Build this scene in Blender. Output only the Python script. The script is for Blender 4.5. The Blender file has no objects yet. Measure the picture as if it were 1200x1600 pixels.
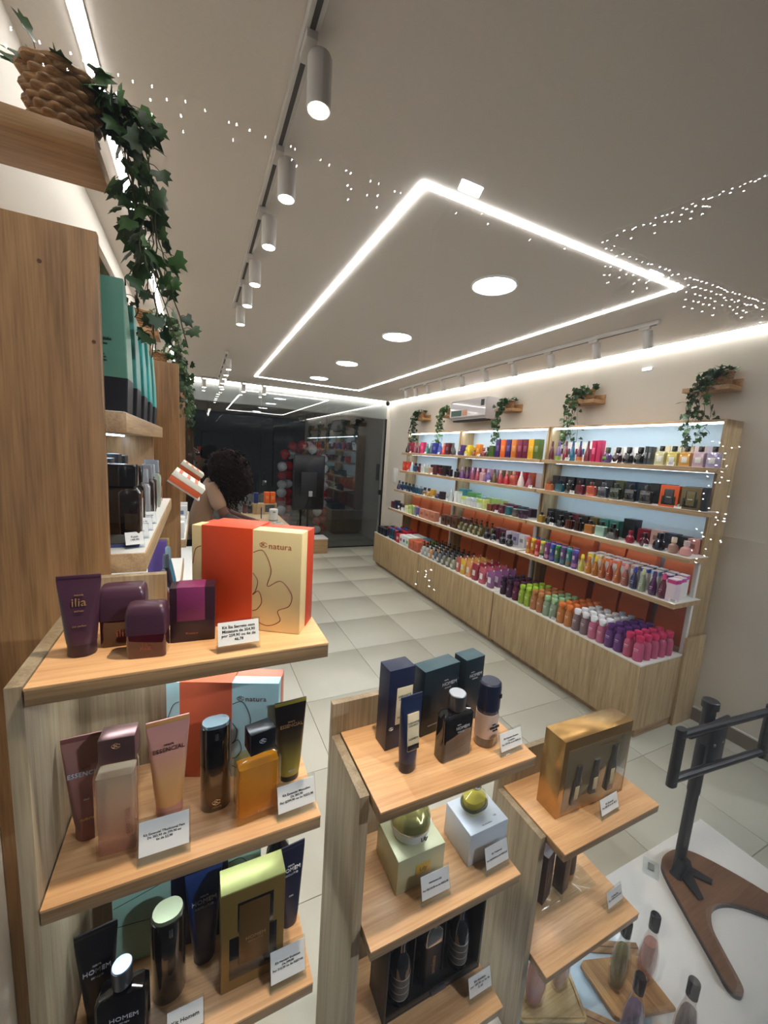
import bpy, bmesh, math, random
from mathutils import Vector, Matrix, Euler
random.seed(7)
PI = math.pi
scene = bpy.context.scene
COL = scene.collection

# ---------------------------------------------------------------- camera, world, exposure
CAM_YAW, CAM_PITCH, CAM_ROLL = 0.44666, -0.14556, 0.06399
cy_, sy_, cp_, sp_ = math.cos(CAM_YAW), math.sin(CAM_YAW), math.cos(CAM_PITCH), math.sin(CAM_PITCH)
f_ = Vector((sy_*cp_, cy_*cp_, sp_)); r_ = Vector((cy_, -sy_, 0)); u_ = r_.cross(f_)
r2_ = math.cos(CAM_ROLL)*r_ + math.sin(CAM_ROLL)*u_
u2_ = -math.sin(CAM_ROLL)*r_ + math.cos(CAM_ROLL)*u_
cam_data = bpy.data.cameras.new('camera')
cam_data.sensor_fit = 'VERTICAL'; cam_data.sensor_height = 36.0
cam_data.lens = 615.0/1600.0*36.0
cam_data.clip_start = 0.02
cam = bpy.data.objects.new('camera', cam_data); COL.objects.link(cam)
cam.matrix_world = Matrix(((r2_.x, u2_.x, -f_.x, 0), (r2_.y, u2_.y, -f_.y, 0), (r2_.z, u2_.z, -f_.z, 1.735), (0, 0, 0, 1)))
scene.camera = cam

world = bpy.data.worlds.new('night'); scene.world = world
world.use_nodes = True
world.node_tree.nodes['Background'].inputs[0].default_value = (0.020, 0.021, 0.023, 1)
world.node_tree.nodes['Background'].inputs[1].default_value = 1.0

vs = scene.view_settings
vs.view_transform = 'Standard'; vs.look = 'None'; vs.gamma = 1.0; vs.use_curve_mapping = False
vs.exposure = 1.3
STRIP_E, DISC_E, SPOT_W, SHELF_E, STREET_E = 11.0, 13.0, 7.0, 2.2, 1000.0
try:
    scene.cycles.max_bounces = 8; scene.cycles.transparent_max_bounces = 16
    scene.cycles.sample_clamp_indirect = 4.0
    scene.cycles.caustics_reflective = False; scene.cycles.caustics_refractive = False
except Exception:
    pass

# ---------------------------------------------------------------- helpers
def lin(c):
    out = []
    for v in c[:3]:
        v = v/255.0
        out.append(v/12.92 if v <= 0.04045 else ((v+0.055)/1.055)**2.4)
    return (*out, 1.0)

MATS = {}
def M(key, rgb=(200, 200, 200), rough=0.45, metal=0.0, trans=0.0, ior=1.45, emit=0.0, emit_rgb=None, coat=0.0, alpha=1.0, bump=0.0, bscale=60.0, spec=0.5):
    if key in MATS:
        return MATS[key]
    m = bpy.data.materials.new(key); m.use_nodes = True
    nt = m.node_tree; b = nt.nodes['Principled BSDF']
    b.inputs['Base Color'].default_value = lin(rgb)
    b.inputs['Roughness'].default_value = rough
    b.inputs['Metallic'].default_value = metal
    b.inputs['Transmission Weight'].default_value = trans
    b.inputs['IOR'].default_value = ior
    b.inputs['Coat Weight'].default_value = coat
    b.inputs['Alpha'].default_value = alpha
    b.inputs['Specular IOR Level'].default_value = spec
    if emit > 0:
        b.inputs['Emission Color'].default_value = lin(emit_rgb or rgb)
        b.inputs['Emission Strength'].default_value = emit
    # faint procedural tone variation on every surface
    tc = nt.nodes.new('ShaderNodeTexCoord'); nz = nt.nodes.new('ShaderNodeTexNoise')
    nz.inputs['Scale'].default_value = bscale; nz.inputs['Detail'].default_value = 3
    nt.links.new(tc.outputs['Object'], nz.inputs['Vector'])
    if emit <= 0 and trans <= 0:
        mx = nt.nodes.new('ShaderNodeMix'); mx.data_type = 'RGBA'; mx.blend_type = 'MULTIPLY'
        mx.inputs['Factor'].default_value = 0.10
        mx.inputs[6].default_value = lin(rgb)
        nt.links.new(nz.outputs['Fac'], mx.inputs[7])
        nt.links.new(mx.outputs[2], b.inputs['Base Color'])
    if bump > 0:
        bp = nt.nodes.new('ShaderNodeBump'); bp.inputs['Strength'].default_value = bump; bp.inputs['Distance'].default_value = 0.002
        nt.links.new(nz.outputs['Fac'], bp.inputs['Height']); nt.links.new(bp.outputs['Normal'], b.inputs['Normal'])
    MATS[key] = m
    return m

def wood(key, light, dark, axis, rough=0.42, fine=1.0):
    if key in MATS:
        return MATS[key]
    m = bpy.data.materials.new(key); m.use_nodes = True
    nt = m.node_tree; b = nt.nodes['Principled BSDF']
    tc = nt.nodes.new('ShaderNodeTexCoord'); geo = nt.nodes.new('ShaderNodeNewGeometry')
    mp = nt.nodes.new('ShaderNodeMapping')
    s = [38.0*fine]*3; s[axis] = 2.2*fine
    mp.inputs['Scale'].default_value = s
    nt.links.new(geo.outputs['Position'], mp.inputs['Vector'])
    n1 = nt.nodes.new('ShaderNodeTexNoise'); n1.inputs['Scale'].default_value = 1.0; n1.inputs['Detail'].default_value = 6; n1.inputs['Distortion'].default_value = 0.6
    nt.links.new(mp.outputs[0], n1.inputs['Vector'])
    mp2 = nt.nodes.new('ShaderNodeMapping'); s2 = [260.0*fine]*3; s2[axis] = 9.0*fine; mp2.inputs['Scale'].default_value = s2
    nt.links.new(geo.outputs['Position'], mp2.inputs['Vector'])
    n2 = nt.nodes.new('ShaderNodeTexNoise'); n2.inputs['Scale'].default_value = 1.0; n2.inputs['Detail'].default_value = 3
    nt.links.new(mp2.outputs[0], n2.inputs['Vector'])
    mth = nt.nodes.new('ShaderNodeMath'); mth.operation = 'MULTIPLY_ADD'; mth.inputs[1].default_value = 0.45
    nt.links.new(n2.outputs['Fac'], mth.inputs[0]); 
    m2 = nt.nodes.new('ShaderNodeMath'); m2.operation = 'MULTIPLY'; m2.inputs[1].default_value = 0.6
    nt.links.new(n1.outputs['Fac'], m2.inputs[0]); nt.links.new(m2.outputs[0], mth.inputs[2])
    cr = nt.nodes.new('ShaderNodeValToRGB')
    cr.color_ramp.elements[0].position = 0.36; cr.color_ramp.elements[0].color = lin(dark)
    cr.color_ramp.elements[1].position = 0.66; cr.color_ramp.elements[1].color = lin(light)
    nt.links.new(mth.outputs[0], cr.inputs[0]); nt.links.new(cr.outputs[0], b.inputs['Base Color'])
    b.inputs['Roughness'].default_value = rough
    bp = nt.nodes.new('ShaderNodeBump'); bp.inputs['Strength'].default_value = 0.15; bp.inputs['Distance'].default_value = 0.001
    nt.links.new(mth.outputs[0], bp.inputs['Height']); nt.links.new(bp.outputs['Normal'], b.inputs['Normal'])
    MATS[key] = m
    return m

def glass_pane_mat(key, tint, ior=1.5):
    m = bpy.data.materials.new(key); m.use_nodes = True
    nt = m.node_tree; nt.nodes.clear()
    out = nt.nodes.new('ShaderNodeOutputMaterial'); mix = nt.nodes.new('ShaderNodeMixShader')
    tr = nt.nodes.new('ShaderNodeBsdfTransparent'); tr.inputs[0].default_value = tint
    gl = nt.nodes.new('ShaderNodeBsdfGlossy'); gl.inputs['Roughness'].default_value = 0.0
    gl.inputs['Color'].default_value = (1, 1, 1, 1)
    fr = nt.nodes.new('ShaderNodeFresnel'); fr.inputs['IOR'].default_value = ior
    gm = nt.nodes.new('ShaderNodeNewGeometry'); mr = nt.nodes.new('ShaderNodeMapRange')   # same reflectance on both faces of the sheet
    mr.inputs[3].default_value = ior; mr.inputs[4].default_value = 1.0/ior
    nt.links.new(gm.outputs['Backfacing'], mr.inputs[0]); nt.links.new(mr.outputs[0], fr.inputs['IOR'])
    nt.links.new(fr.outputs[0], mix.inputs[0]); nt.links.new(tr.outputs[0], mix.inputs[1]); nt.links.new(gl.outputs[0], mix.inputs[2])
    nt.links.new(mix.outputs[0], out.inputs[0])
    MATS[key] = m
    return m

def tint_glass(key, cols, z0, z1, ior=1.35):
    """clear coloured glass or liquid whose tint runs along its own height"""
    if key in MATS: return MATS[key]
    m = glass_pane_mat(key, lin(cols[0]), ior); nt = m.node_tree
    tr = [n for n in nt.nodes if n.type == 'BSDF_TRANSPARENT'][0]
    tc = nt.nodes.new('ShaderNodeTexCoord'); sp = nt.nodes.new('ShaderNodeSeparateXYZ'); mr = nt.nodes.new('ShaderNodeMapRange'); cr = nt.nodes.new('ShaderNodeValToRGB')
    mr.inputs[1].default_value = z0; mr.inputs[2].default_value = z1
    nt.links.new(tc.outputs['Object'], sp.inputs[0]); nt.links.new(sp.outputs[2], mr.inputs[0]); nt.links.new(mr.outputs[0], cr.inputs[0])
    e = cr.color_ramp.elements
    while len(e) < len(cols): e.new(0.5)
    for i, c in enumerate(cols): e[i].position = i/(len(cols)-1); e[i].color = lin(c)
    nt.links.new(cr.outputs[0], tr.inputs[0])
    return m

def thin_glass(key, rgb, ior=1.45):
    return MATS.get(key) or glass_pane_mat(key, lin(rgb), ior)

MESHES = {}
def finish(me, smooth=35):
    me.materials.append(None)
    if smooth:
        for p in me.polygons: p.use_smooth = True
        me.set_sharp_from_angle(angle=math.radians(smooth))
    return me

def mesh_of(key, verts, faces, smooth=35):
    me = bpy.data.meshes.new(key if isinstance(key, str) else str(key[0]))
    me.from_pydata([tuple(v) for v in verts], [], faces)
    bm = bmesh.new(); bm.from_mesh(me)
    bmesh.ops.recalc_face_normals(bm, faces=bm.faces); bm.to_mesh(me); bm.free()
    return finish(me, smooth)

def cached(key, fn):
    if key not in MESHES:
        MESHES[key] = fn()
    return MESHES[key]

class MB:
    """collects geometry for one mesh"""
    def __init__(s): s.v = []; s.f = []
    def add(s, v, f):
        o = len(s.v); s.v += [tuple(x) for x in v]; s.f += [tuple(i+o for i in q) for q in f]; return s
    def box(s, x0, x1, y0, y1, z0, z1):
        v = [(x0,y0,z0),(x1,y0,z0),(x1,y1,z0),(x0,y1,z0),(x0,y0,z1),(x1,y0,z1),(x1,y1,z1),(x0,y1,z1)]
        return s.add(v, [(0,3,2,1),(4,5,6,7),(0,1,5,4),(1,2,6,5),(2,3,7,6),(3,0,4,7)])
    def loft(s, secs, k=4, cap=True):
        rings = []
        for q in secs:
            z, w, d, r = q[:4]; ox, oy = (q[4], q[5]) if len(q) > 5 else (0, 0)
            r = max(min(r, w, d), 1e-5); ring = []
            for ci, (sx, sy) in enumerate(((1,1),(-1,1),(-1,-1),(1,-1))):
                for j in range(k+1):
                    a = ci*PI/2 + j*PI/2/k
                    ring.append((ox+sx*(w-r)+r*math.cos(a), oy+sy*(d-r)+r*math.sin(a), z))
            rings.append(ring)
        n = len(rings[0]); v = [p for r in rings for p in r]; f = []
        for i in range(len(rings)-1):
            for j in range(n):
                f.append((i*n+j, i*n+(j+1)%n, (i+1)*n+(j+1)%n, (i+1)*n+j))
        if cap:
            f.append(tuple(reversed(range(n)))); f.append(tuple(range((len(rings)-1)*n, len(rings)*n)))
        return s.add(v, f)
    def tube(s, pts, r, n=8, closed=False, r1=None):
        pts = [Vector(p) for p in pts]; rings = []; m = len(pts)
        up = Vector((0, 0, 1)); prev = None
        for i, p in enumerate(pts):
            a = pts[(i-1) % m] if (closed or i > 0) else p
            b = pts[(i+1) % m] if (closed or i < m-1) else p
            t = (b-a).normalized()
            if prev is None:
                x = t.cross(up)
                if x.length < 1e-3: x = t.cross(Vector((1, 0, 0)))
            else:
                x = prev - t*prev.dot(t)
            x.normalize(); prev = x; y = t.cross(x)
            rr = r if r1 is None else r+(r1-r)*i/max(m-1, 1)
            rings.append([p + x*rr*math.cos(2*PI*j/n) + y*rr*math.sin(2*PI*j/n) for j in range(n)])
        v = [q for r_ in rings for q in r_]; f = []
        for i in range(m if closed else m-1):
            a, b = i*n, ((i+1) % m)*n
            for j in range(n): f.append((a+j, a+(j+1) % n, b+(j+1) % n, b+j))
        if not closed:
            f.append(tuple(reversed(range(n)))); f.append(tuple(range((m-1)*n, m*n)))
        return s.add(v, f)
    def mesh(s, key='mesh', smooth=35): return mesh_of(key, s.v, s.f, smooth)

LABELS = {}
def tag(o, label, cat, group=None, kind=None):
    if label:
        n = len(label.split())
        assert 4 <= n <= 16, (n, label)
        if label in LABELS: assert group and LABELS[label] == group, 'dup label '+label
        LABELS[label] = group
        o['label'] = label
    if cat: o['category'] = cat
    if group: o['group'] = group
    if kind: o['kind'] = kind
    return o

def setmat(o, mat):
    if o.material_slots and mat is not None:
        o.material_slots[0].link = 'OBJECT'; o.material_slots[0].material = mat

def obj(name, me, mat, parent=None, loc=(0,0,0), rot=(0,0,0), scale=None):
    o = bpy.data.objects.new(name, me); COL.objects.link(o)
    o.location = loc; o.rotation_euler = rot
    if scale: o.scale = scale
    setmat(o, mat)
    if parent: o.parent = parent
    return o

def thing(name, label, cat, loc=(0,0,0), rotz=0, group=None, rot=None):
    o = bpy.data.objects.new(name, None); COL.objects.link(o)
    o.empty_display_size = 0.05
    o.location = loc; o.rotation_euler = rot or (0, 0, rotz)
    return tag(o, label, cat, group)

def struct(name, me, mat, parent=None, **k):
    o = obj(name, me, mat, parent, **k); o['kind'] = 'structure'; return o

def bevbox(w, d, h, b=0.0012, key=None):
    """box centred in x,y with base at z=0 and bevelled edges"""
    k = ('bevbox', round(w, 4), round(d, 4), round(h, 4), b)
    def mk():
        bm = bmesh.new(); bmesh.ops.create_cube(bm, size=1.0)
        for v in bm.verts: v.co = Vector((v.co.x*w, v.co.y*d, (v.co.z+0.5)*h))
        if b > 0: bmesh.ops.bevel(bm, geom=list(bm.edges), offset=b, segments=2, affect='EDGES', profile=0.5)
        me = bpy.data.meshes.new('bevelled_box'); bm.to_mesh(me); bm.free(); return finish(me, 40)
    return cached(k, mk)

def wbox(x0, x1, y0, y1, z0, z1, b=0.001):
    """bevelled box in world coordinates, returns (mesh, location)"""
    return bevbox(x1-x0, y1-y0, z1-z0, b), ((x0+x1)/2, (y0+y1)/2, z0)

def pbox(name, parent, mat, x0, x1, y0, y1, z0, z1, b=0.001):
    me, l = wbox(x0, x1, y0, y1, z0, z1, b)
    return obj(name, me, mat, parent, l)

def lofted(key, secs, k=4, smooth=35):
    return cached(('loft', key, tuple(tuple(round(x, 5) for x in q) for q in secs), k), lambda: MB().loft(secs, k).mesh(key, smooth))

def text_mesh(body, size, align='CENTER', extrude=0.00015, spacing=1.0, line=1.0, bold=0.0):
    k = ('text', body, round(size, 5), align, extrude, spacing, line, bold)
    def mk():
        cu = bpy.data.curves.new('lettering', 'FONT'); cu.body = body; cu.size = size; cu.align_x = align; cu.align_y = 'CENTER'
        cu.extrude = extrude; cu.resolution_u = 2; cu.space_character = spacing; cu.space_line = line; cu.offset = bold
        t = bpy.data.objects.new('lettering_source', cu)
        me = bpy.data.meshes.new_from_object(t)
        bpy.data.objects.remove(t); bpy.data.curves.remove(cu)
        me.materials.clear(); me.materials.append(None)
        return me
    return cached(k, mk)

def lettering(parent, body, size, mat, loc, rot=(PI/2, 0, 0), name='lettering', **k):
    return obj(name, text_mesh(body, size, **k), mat, parent, loc, rot)

ORD = ['first', 'second', 'third', 'fourth', 'fifth', 'sixth', 'seventh', 'eighth', 'ninth', 'tenth', 'eleventh', 'twelfth',
       'thirteenth', 'fourteenth', 'fifteenth', 'sixteenth', 'seventeenth', 'eighteenth', 'nineteenth', 'twentieth',
       'twenty-first', 'twenty-second', 'twenty-third', 'twenty-fourth', 'twenty-fifth', 'twenty-sixth']
# ---------------------------------------------------------------- room dimensions (metres, camera stands outside the shop window at the origin)
XL, XR, YB, ZC, YG = -0.39, 3.20, 6.67, 2.68, 0.28
YF = YG

W_V = wood('oak_vertical', (194, 168, 128), (150, 122, 86), 2)
W_LV = wood('warm_oak_vertical', (164, 122, 78), (120, 86, 52), 2)
W_X = wood('oak_along_x', (198, 166, 126), (152, 120, 86), 0)
W_Y = wood('oak_along_y', (198, 166, 126), (152, 120, 86), 1)
W_TOP = wood('warm_oak_top', (228, 180, 130), (194, 144, 96), 0, rough=0.38)
W_LED = wood('ledge_oak', (186, 146, 100), (140, 102, 66), 0)
WALL = M('wall_paint', (226, 219, 208), 0.7, bump=0.06, bscale=120)
CEIL = M('ceiling_paint', (222, 215, 209), 0.62, bump=0.03, bscale=90)
TILE = M('floor_tile', (196, 193, 178), 0.22, bscale=6, bump=0.0, spec=0.5)
GROUT = M('floor_grout', (132, 124, 108), 0.8)
DARKW = M('corridor_wall', (66, 70, 72), 0.8)
WHITE = M('white_paint', (238, 238, 236), 0.4)
BLACK = M('black_satin', (18, 18, 20), 0.35)
CHROME = M('chrome', (210, 210, 214), 0.15, metal=1.0)

# floor: grout bed with separate tiles
fl = struct('floor', *wbox(XL-0.1, XR+0.1, YG, YB+0.02, -0.06, -0.004, 0)[:1], GROUT)
fl.location = ((XL+XR)/2, (YB+0.02+YG)/2, -0.06)
tx0, ty0, tp = 1.275-0.6*4, 3.655-0.6*7, 0.6
tile_me = bevbox(0.5965, 0.5965, 0.012, 0.0015)
for i in range(8):
    for j in range(12):
        cx, cyy = tx0+tp*(i+0.5), ty0+tp*(j+0.5)
        if cx-0.3 > XR-0.02 or cx+0.3 < XL+0.02 or cyy-0.3 > YB-0.02 or cyy+0.3 < YG+0.02: continue
        x0, x1, y0, y1 = max(cx-0.29825, XL), min(cx+0.29825, XR), max(cyy-0.29825, YG), min(cyy+0.29825, YB)
        me, l = wbox(x0, x1, y0, y1, -0.012, 0.0, 0.0012)
        t = obj('tile', me, TILE, None, l); t.parent = fl; t.matrix_parent_inverse = Matrix.Translation(fl.location).inverted()

def swall(name, x0, x1, y0, y1, z0, z1, mat):
    me, l = wbox(x0, x1, y0, y1, z0, z1, 0)
    return struct(name, me, mat, loc=l)
swall('wall_left', XL-0.12, XL, YG-0.03, YB+0.2, 0, ZC+0.1, WALL)
swall('wall_right', XR, XR+0.12, YG-0.03, YB+0.2, 0, ZC+0.1, WALL)
swall('ceiling', XL-0.12, XR+0.12, YG-0.03, YB+0.2, ZC, ZC+0.1, CEIL)
swall('wall_back_lintel', XL, XR, YB+0.03, YB+0.15, 2.37, ZC, WALL)
swall('wall_back_pier', 3.13, XR, YB-0.02, YB+0.15, 0, 2.37, WALL)
swall('baseboard_right', XR-0.012, XR, YG+0.02, 1.36, 0, 0.09, M('skirting_tile', (132, 122, 108), 0.35))
swall('trim_1', XR-0.008, XR, YG+0.02, 1.36, 0.09, 0.10, WHITE)

# corridor seen dimly behind the back glass
swall('floor_corridor', XL-0.1, 5.2, YB+0.02, 9.6, -0.06, -0.002, M('corridor_floor', (120, 120, 116), 0.25))
swall('wall_corridor', XL-0.1, 5.2, 9.5, 9.6, 0, 3.0, DARKW)
swall('wall_corridor_left', XL-0.1, XL, YB+0.2, 9.5, 0, 3.0, DARKW)
swall('wall_corridor_right', 5.1, 5.2, YB+0.15, 9.5, 0, 3.0, DARKW)
swall('ceiling_corridor', XL-0.1, 5.2, YB+0.15, 9.6, 2.9, 3.0, M('corridor_ceiling', (120, 120, 118), 0.8))

# back glass front: four tall panes with slim dark frame
PANE = glass_pane_mat('back_glass', (0.80, 0.84, 0.86, 1), 1.9)
wb = bpy.data.objects.new('window_2', None); COL.objects.link(wb); wb['kind'] = 'structure'
xs = [XL+0.01, 0.92, 2.0, 3.125]
for a, b in zip(xs[:-1], xs[1:]):
    pbox('pane', wb, PANE, a+0.003, b-0.003, YB-0.006, YB+0.006, 0.02, 2.62, 0)
pbox('frame', wb, BLACK, XL+0.01, 3.13, YB-0.015, YB+0.015, 0.0, 0.02)
pbox('frame', wb, BLACK, 3.108, 3.13, YB-0.02, YB+0.015, 0.02, 2.37)
pbox('lock', wb, BLACK, 3.05, 3.11, YB-0.03, YB-0.008, 0.98, 1.07)
pbox('handle', wb, BLACK, 3.0, 3.02, YB-0.05, YB-0.03, 1.25, 1.55)

# shop window between the camera and the display
FPANE = glass_pane_mat('shop_glass', (0.985, 0.99, 0.985, 1), 1.5)
wf = bpy.data.objects.new('window_1', None); COL.objects.link(wf); wf['kind'] = 'structure'
for a, b in ((XL-0.1, XR+0.1),):
    pbox('pane', wf, FPANE, a+.1, b-.1, YG-0.004, YG+0.004, 0.0, ZC, 0)

# ---------------------------------------------------------------- ceiling lights
LED_M = M('led_diffuser', (255, 252, 248), 0.5, emit=STRIP_E, emit_rgb=(253, 251, 248))
DISC_M = M('downlight_diffuser', (240, 248, 255), 0.5, emit=DISC_E, emit_rgb=(238, 247, 255))
ALU = M('white_aluminium', (200, 196, 192), 0.4)
def strip(parent, x0, x1, y0, y1):
    pbox('diffuser', parent, LED_M, x0, x1, y0, y1, ZC-0.006, ZC-0.0005, 0)
rect = thing('led_profile', 'rectangle of glowing white LED line set into the ceiling', 'light', (0, 0, 0))
rx0, rx1, ry0, ry1, w_ = 0.712, 2.262, 1.343, 5.88, 0.021
strip(rect, rx0, rx1, ry0, ry0+w_); strip(rect, rx0, rx1, ry1-w_, ry1)
strip(rect, rx0, rx0+w_, ry0+w_, ry1-w_); strip(rect, rx1-w_, rx1, ry0+w_, ry1-w_)
for nm, lab, a in (('led_profile', 'straight LED line along the ceiling beside the left wall', (-0.255, -0.227, 0.6, YB-0.04)),
                   ('led_profile', 'LED line where the ceiling meets the right wall', (XR-0.03, XR-0.004, 0.6, YB-0.04)),
                   ('led_profile', 'LED line across the ceiling above the back glass', (XL+0.16, XR-0.04, YB-0.03, YB-0.006))):
    t = thing(nm, lab, 'light'); strip(t, *a)
    pbox('housing', t, ALU, a[0]-0.004, a[1]+0.003, a[2]-0.004, a[3]+0.003, ZC-0.003, ZC+0.01, 0)

disc_lab = ['largest round downlight, nearest inside the ceiling LED rectangle', 'second nearest round downlight inside the ceiling LED rectangle',
            'third nearest round downlight inside the ceiling LED rectangle', 'farthest round downlight inside the ceiling LED rectangle']
for lab, y in zip(disc_lab, (1.845, 3.007, 4.20, 5.29)):
    t = thing('round_downlight', lab, 'light', (1.458, y, ZC), 0, 'round ceiling downlights')
    obj('diffuser', lofted('disc', [(-0.010, 0.108, 0.108, 1), (-0.004, 0.112, 0.112, 1)], 8), DISC_M, t)
    ring = cached('disc_ring', lambda: MB().tube([(0.118*math.cos(a*PI/20), 0.118*math.sin(a*PI/20), -0.006) for a in range(40)], 0.0065, 8, True).mesh('ring'))
    obj('trim_ring', ring, WHITE, t)

LENS = M('spot_lens', (255, 246, 232), 0.4, emit=22.0, emit_rgb=(255, 246, 234))
def spotlight(label, x, y, group, tilt=(0, 0), side=1, w=None, axis='y', zt=ZC-0.028, spread=62, col=(1.0, 0.955, 0.89)):
    t = thing('track_spotlight', label, 'spotlight', (x, y, zt), 0, group)
    obj('adapter', bevbox(0.026, 0.07, 0.018, 0.002), ALU, t, (0, 0, -0.018))
    ax = 0.028*side
    obj('stem', bevbox(0.012, 0.014, 0.024, 0.001), ALU, t, (ax*0.4, 0, -0.034))
    body = lofted('spot_body', [(-0.118, 0.027, 0.027, 1), (-0.112, 0.0285, 0.0285, 1), (-0.014, 0.0285, 0.0285, 1), (-0.008, 0.026, 0.026, 1)], 6)
    b = obj('head', body, ALU, t, (ax, 0, -0.008), (tilt[0], tilt[1], 0))
    obj('lens', lofted('spot_lens', [(-0.1195, 0.023, 0.023, 1), (-0.1175, 0.023, 0.023, 1)], 6), LENS, b)
    ld = bpy.data.lights.new('spot_bulb', 'SPOT'); ld.energy = SPOT_W if w is None else w; ld.spot_size = math.radians(spread); ld.spot_blend = 0.6
    ld.shadow_soft_size = 0.02; ld.color = col
    lo = bpy.data.objects.new('spot_bulb', ld); COL.objects.link(lo); lo.parent = b; lo.location = (0, 0, -0.125)
    return t

def track(label, x0, x1, y0, y1):
    t = thing('lamp_track', label, 'lamp track')
    pbox('rail', t, ALU, x0, x1, y0, y1, ZC-0.028, ZC, 0.002)
    if y1-y0 > x1-x0:
        pbox('conductor_slot', t, M('slot_grey', (70, 68, 66), 0.5), (x0+x1)/2-0.006, (x0+x1)/2+0.006, y0+0.02, y1-0.02, ZC-0.0295, ZC-0.028, 0)
    else:
        pbox('conductor_slot', t, M('slot_grey'), x0+0.02, x1-0.02, (y0+y1)/2-0.006, (y0+y1)/2+0.006, ZC-0.0295, ZC-0.028, 0)
    for e in ((x0, y0), (x1, y1)):
        pass
    return t
track('long white lamp track on the ceiling, left of the LED rectangle', 0.218, 0.250, 0.32, 3.05)
track('far section of white lamp track near the back glass', 0.262, 0.292, 4.55, 6.35)
track('white lamp track on the ceiling above the right wall shelves', 2.61, 2.642, 1.66, 5.2)
track('short lamp track across the ceiling before the back glass', -0.05, 1.0, 6.435, 6.465)
ly = [0.40, 1.045, 1.425, 1.775, 2.2, 2.54, 2.94]
for i, y in enumerate(ly):
    lab = 'white cylinder spotlight over the window display, nearest the glass' if i == 0 else f'white cylinder spotlight, {ORD[i-1]} nearest on the left ceiling track'
    spotlight(lab, 0.234, y, 'spotlights on the left track', side=1, tilt=(0.0, 0.0 if i else -0.12), spread=70 if i else 92, w=None if i else 28, **({} if i else dict(col=(1.0, 0.86, 0.68))))
for i, y in enumerate((4.72, 5.13, 5.45, 5.84, 6.2)):
    spotlight(f'small far white spotlight, {ORD[i]} nearest on the far left track section', 0.277, y, 'far left spotlights')
for i, y in enumerate((1.75, 2.12, 2.54, 2.97, 3.37, 3.78, 4.16, 4.5, 4.82, 5.08)):
    spotlight(f'white spotlight, {ORD[i]} nearest on the right ceiling track', 2.626, y, 'spotlights on the right track', side=1, tilt=(0, -0.30))
for i, x in enumerate((0.06, 0.30, 0.60, 0.90)):
    spotlight(f'white spotlight, {ORD[i]} from left on the short track before the back glass', x, 6.45, 'spotlights before the back glass')
# ---------------------------------------------------------------- shop fixtures
SHELF_LED = M('shelf_led', (225, 240, 255), 0.5, emit=SHELF_E*4, emit_rgb=(206, 232, 255))
STAND_LED = M('stand_led', (225, 240, 255), 0.5, emit=22.0, emit_rgb=(226, 240, 250))
BACKP = M('pale_back_panel', (214, 226, 230), 0.55)
LAMWHITE = M('white_laminate', (236, 233, 226), 0.35)
EDGE = wood('oak_edge', (176, 144, 106), (128, 98, 68), 0)

def prism(poly, z0, z1, key='prism', smooth=0):
    n = len(poly)
    v = [(x, y, z0) for x, y in poly]+[(x, y, z1) for x, y in poly]
    f = [tuple(reversed(range(n))), tuple(range(n, 2*n))]+[(i, (i+1) % n, n+(i+1) % n, n+i) for i in range(n)]
    return mesh_of(key, v, f, smooth)

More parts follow.
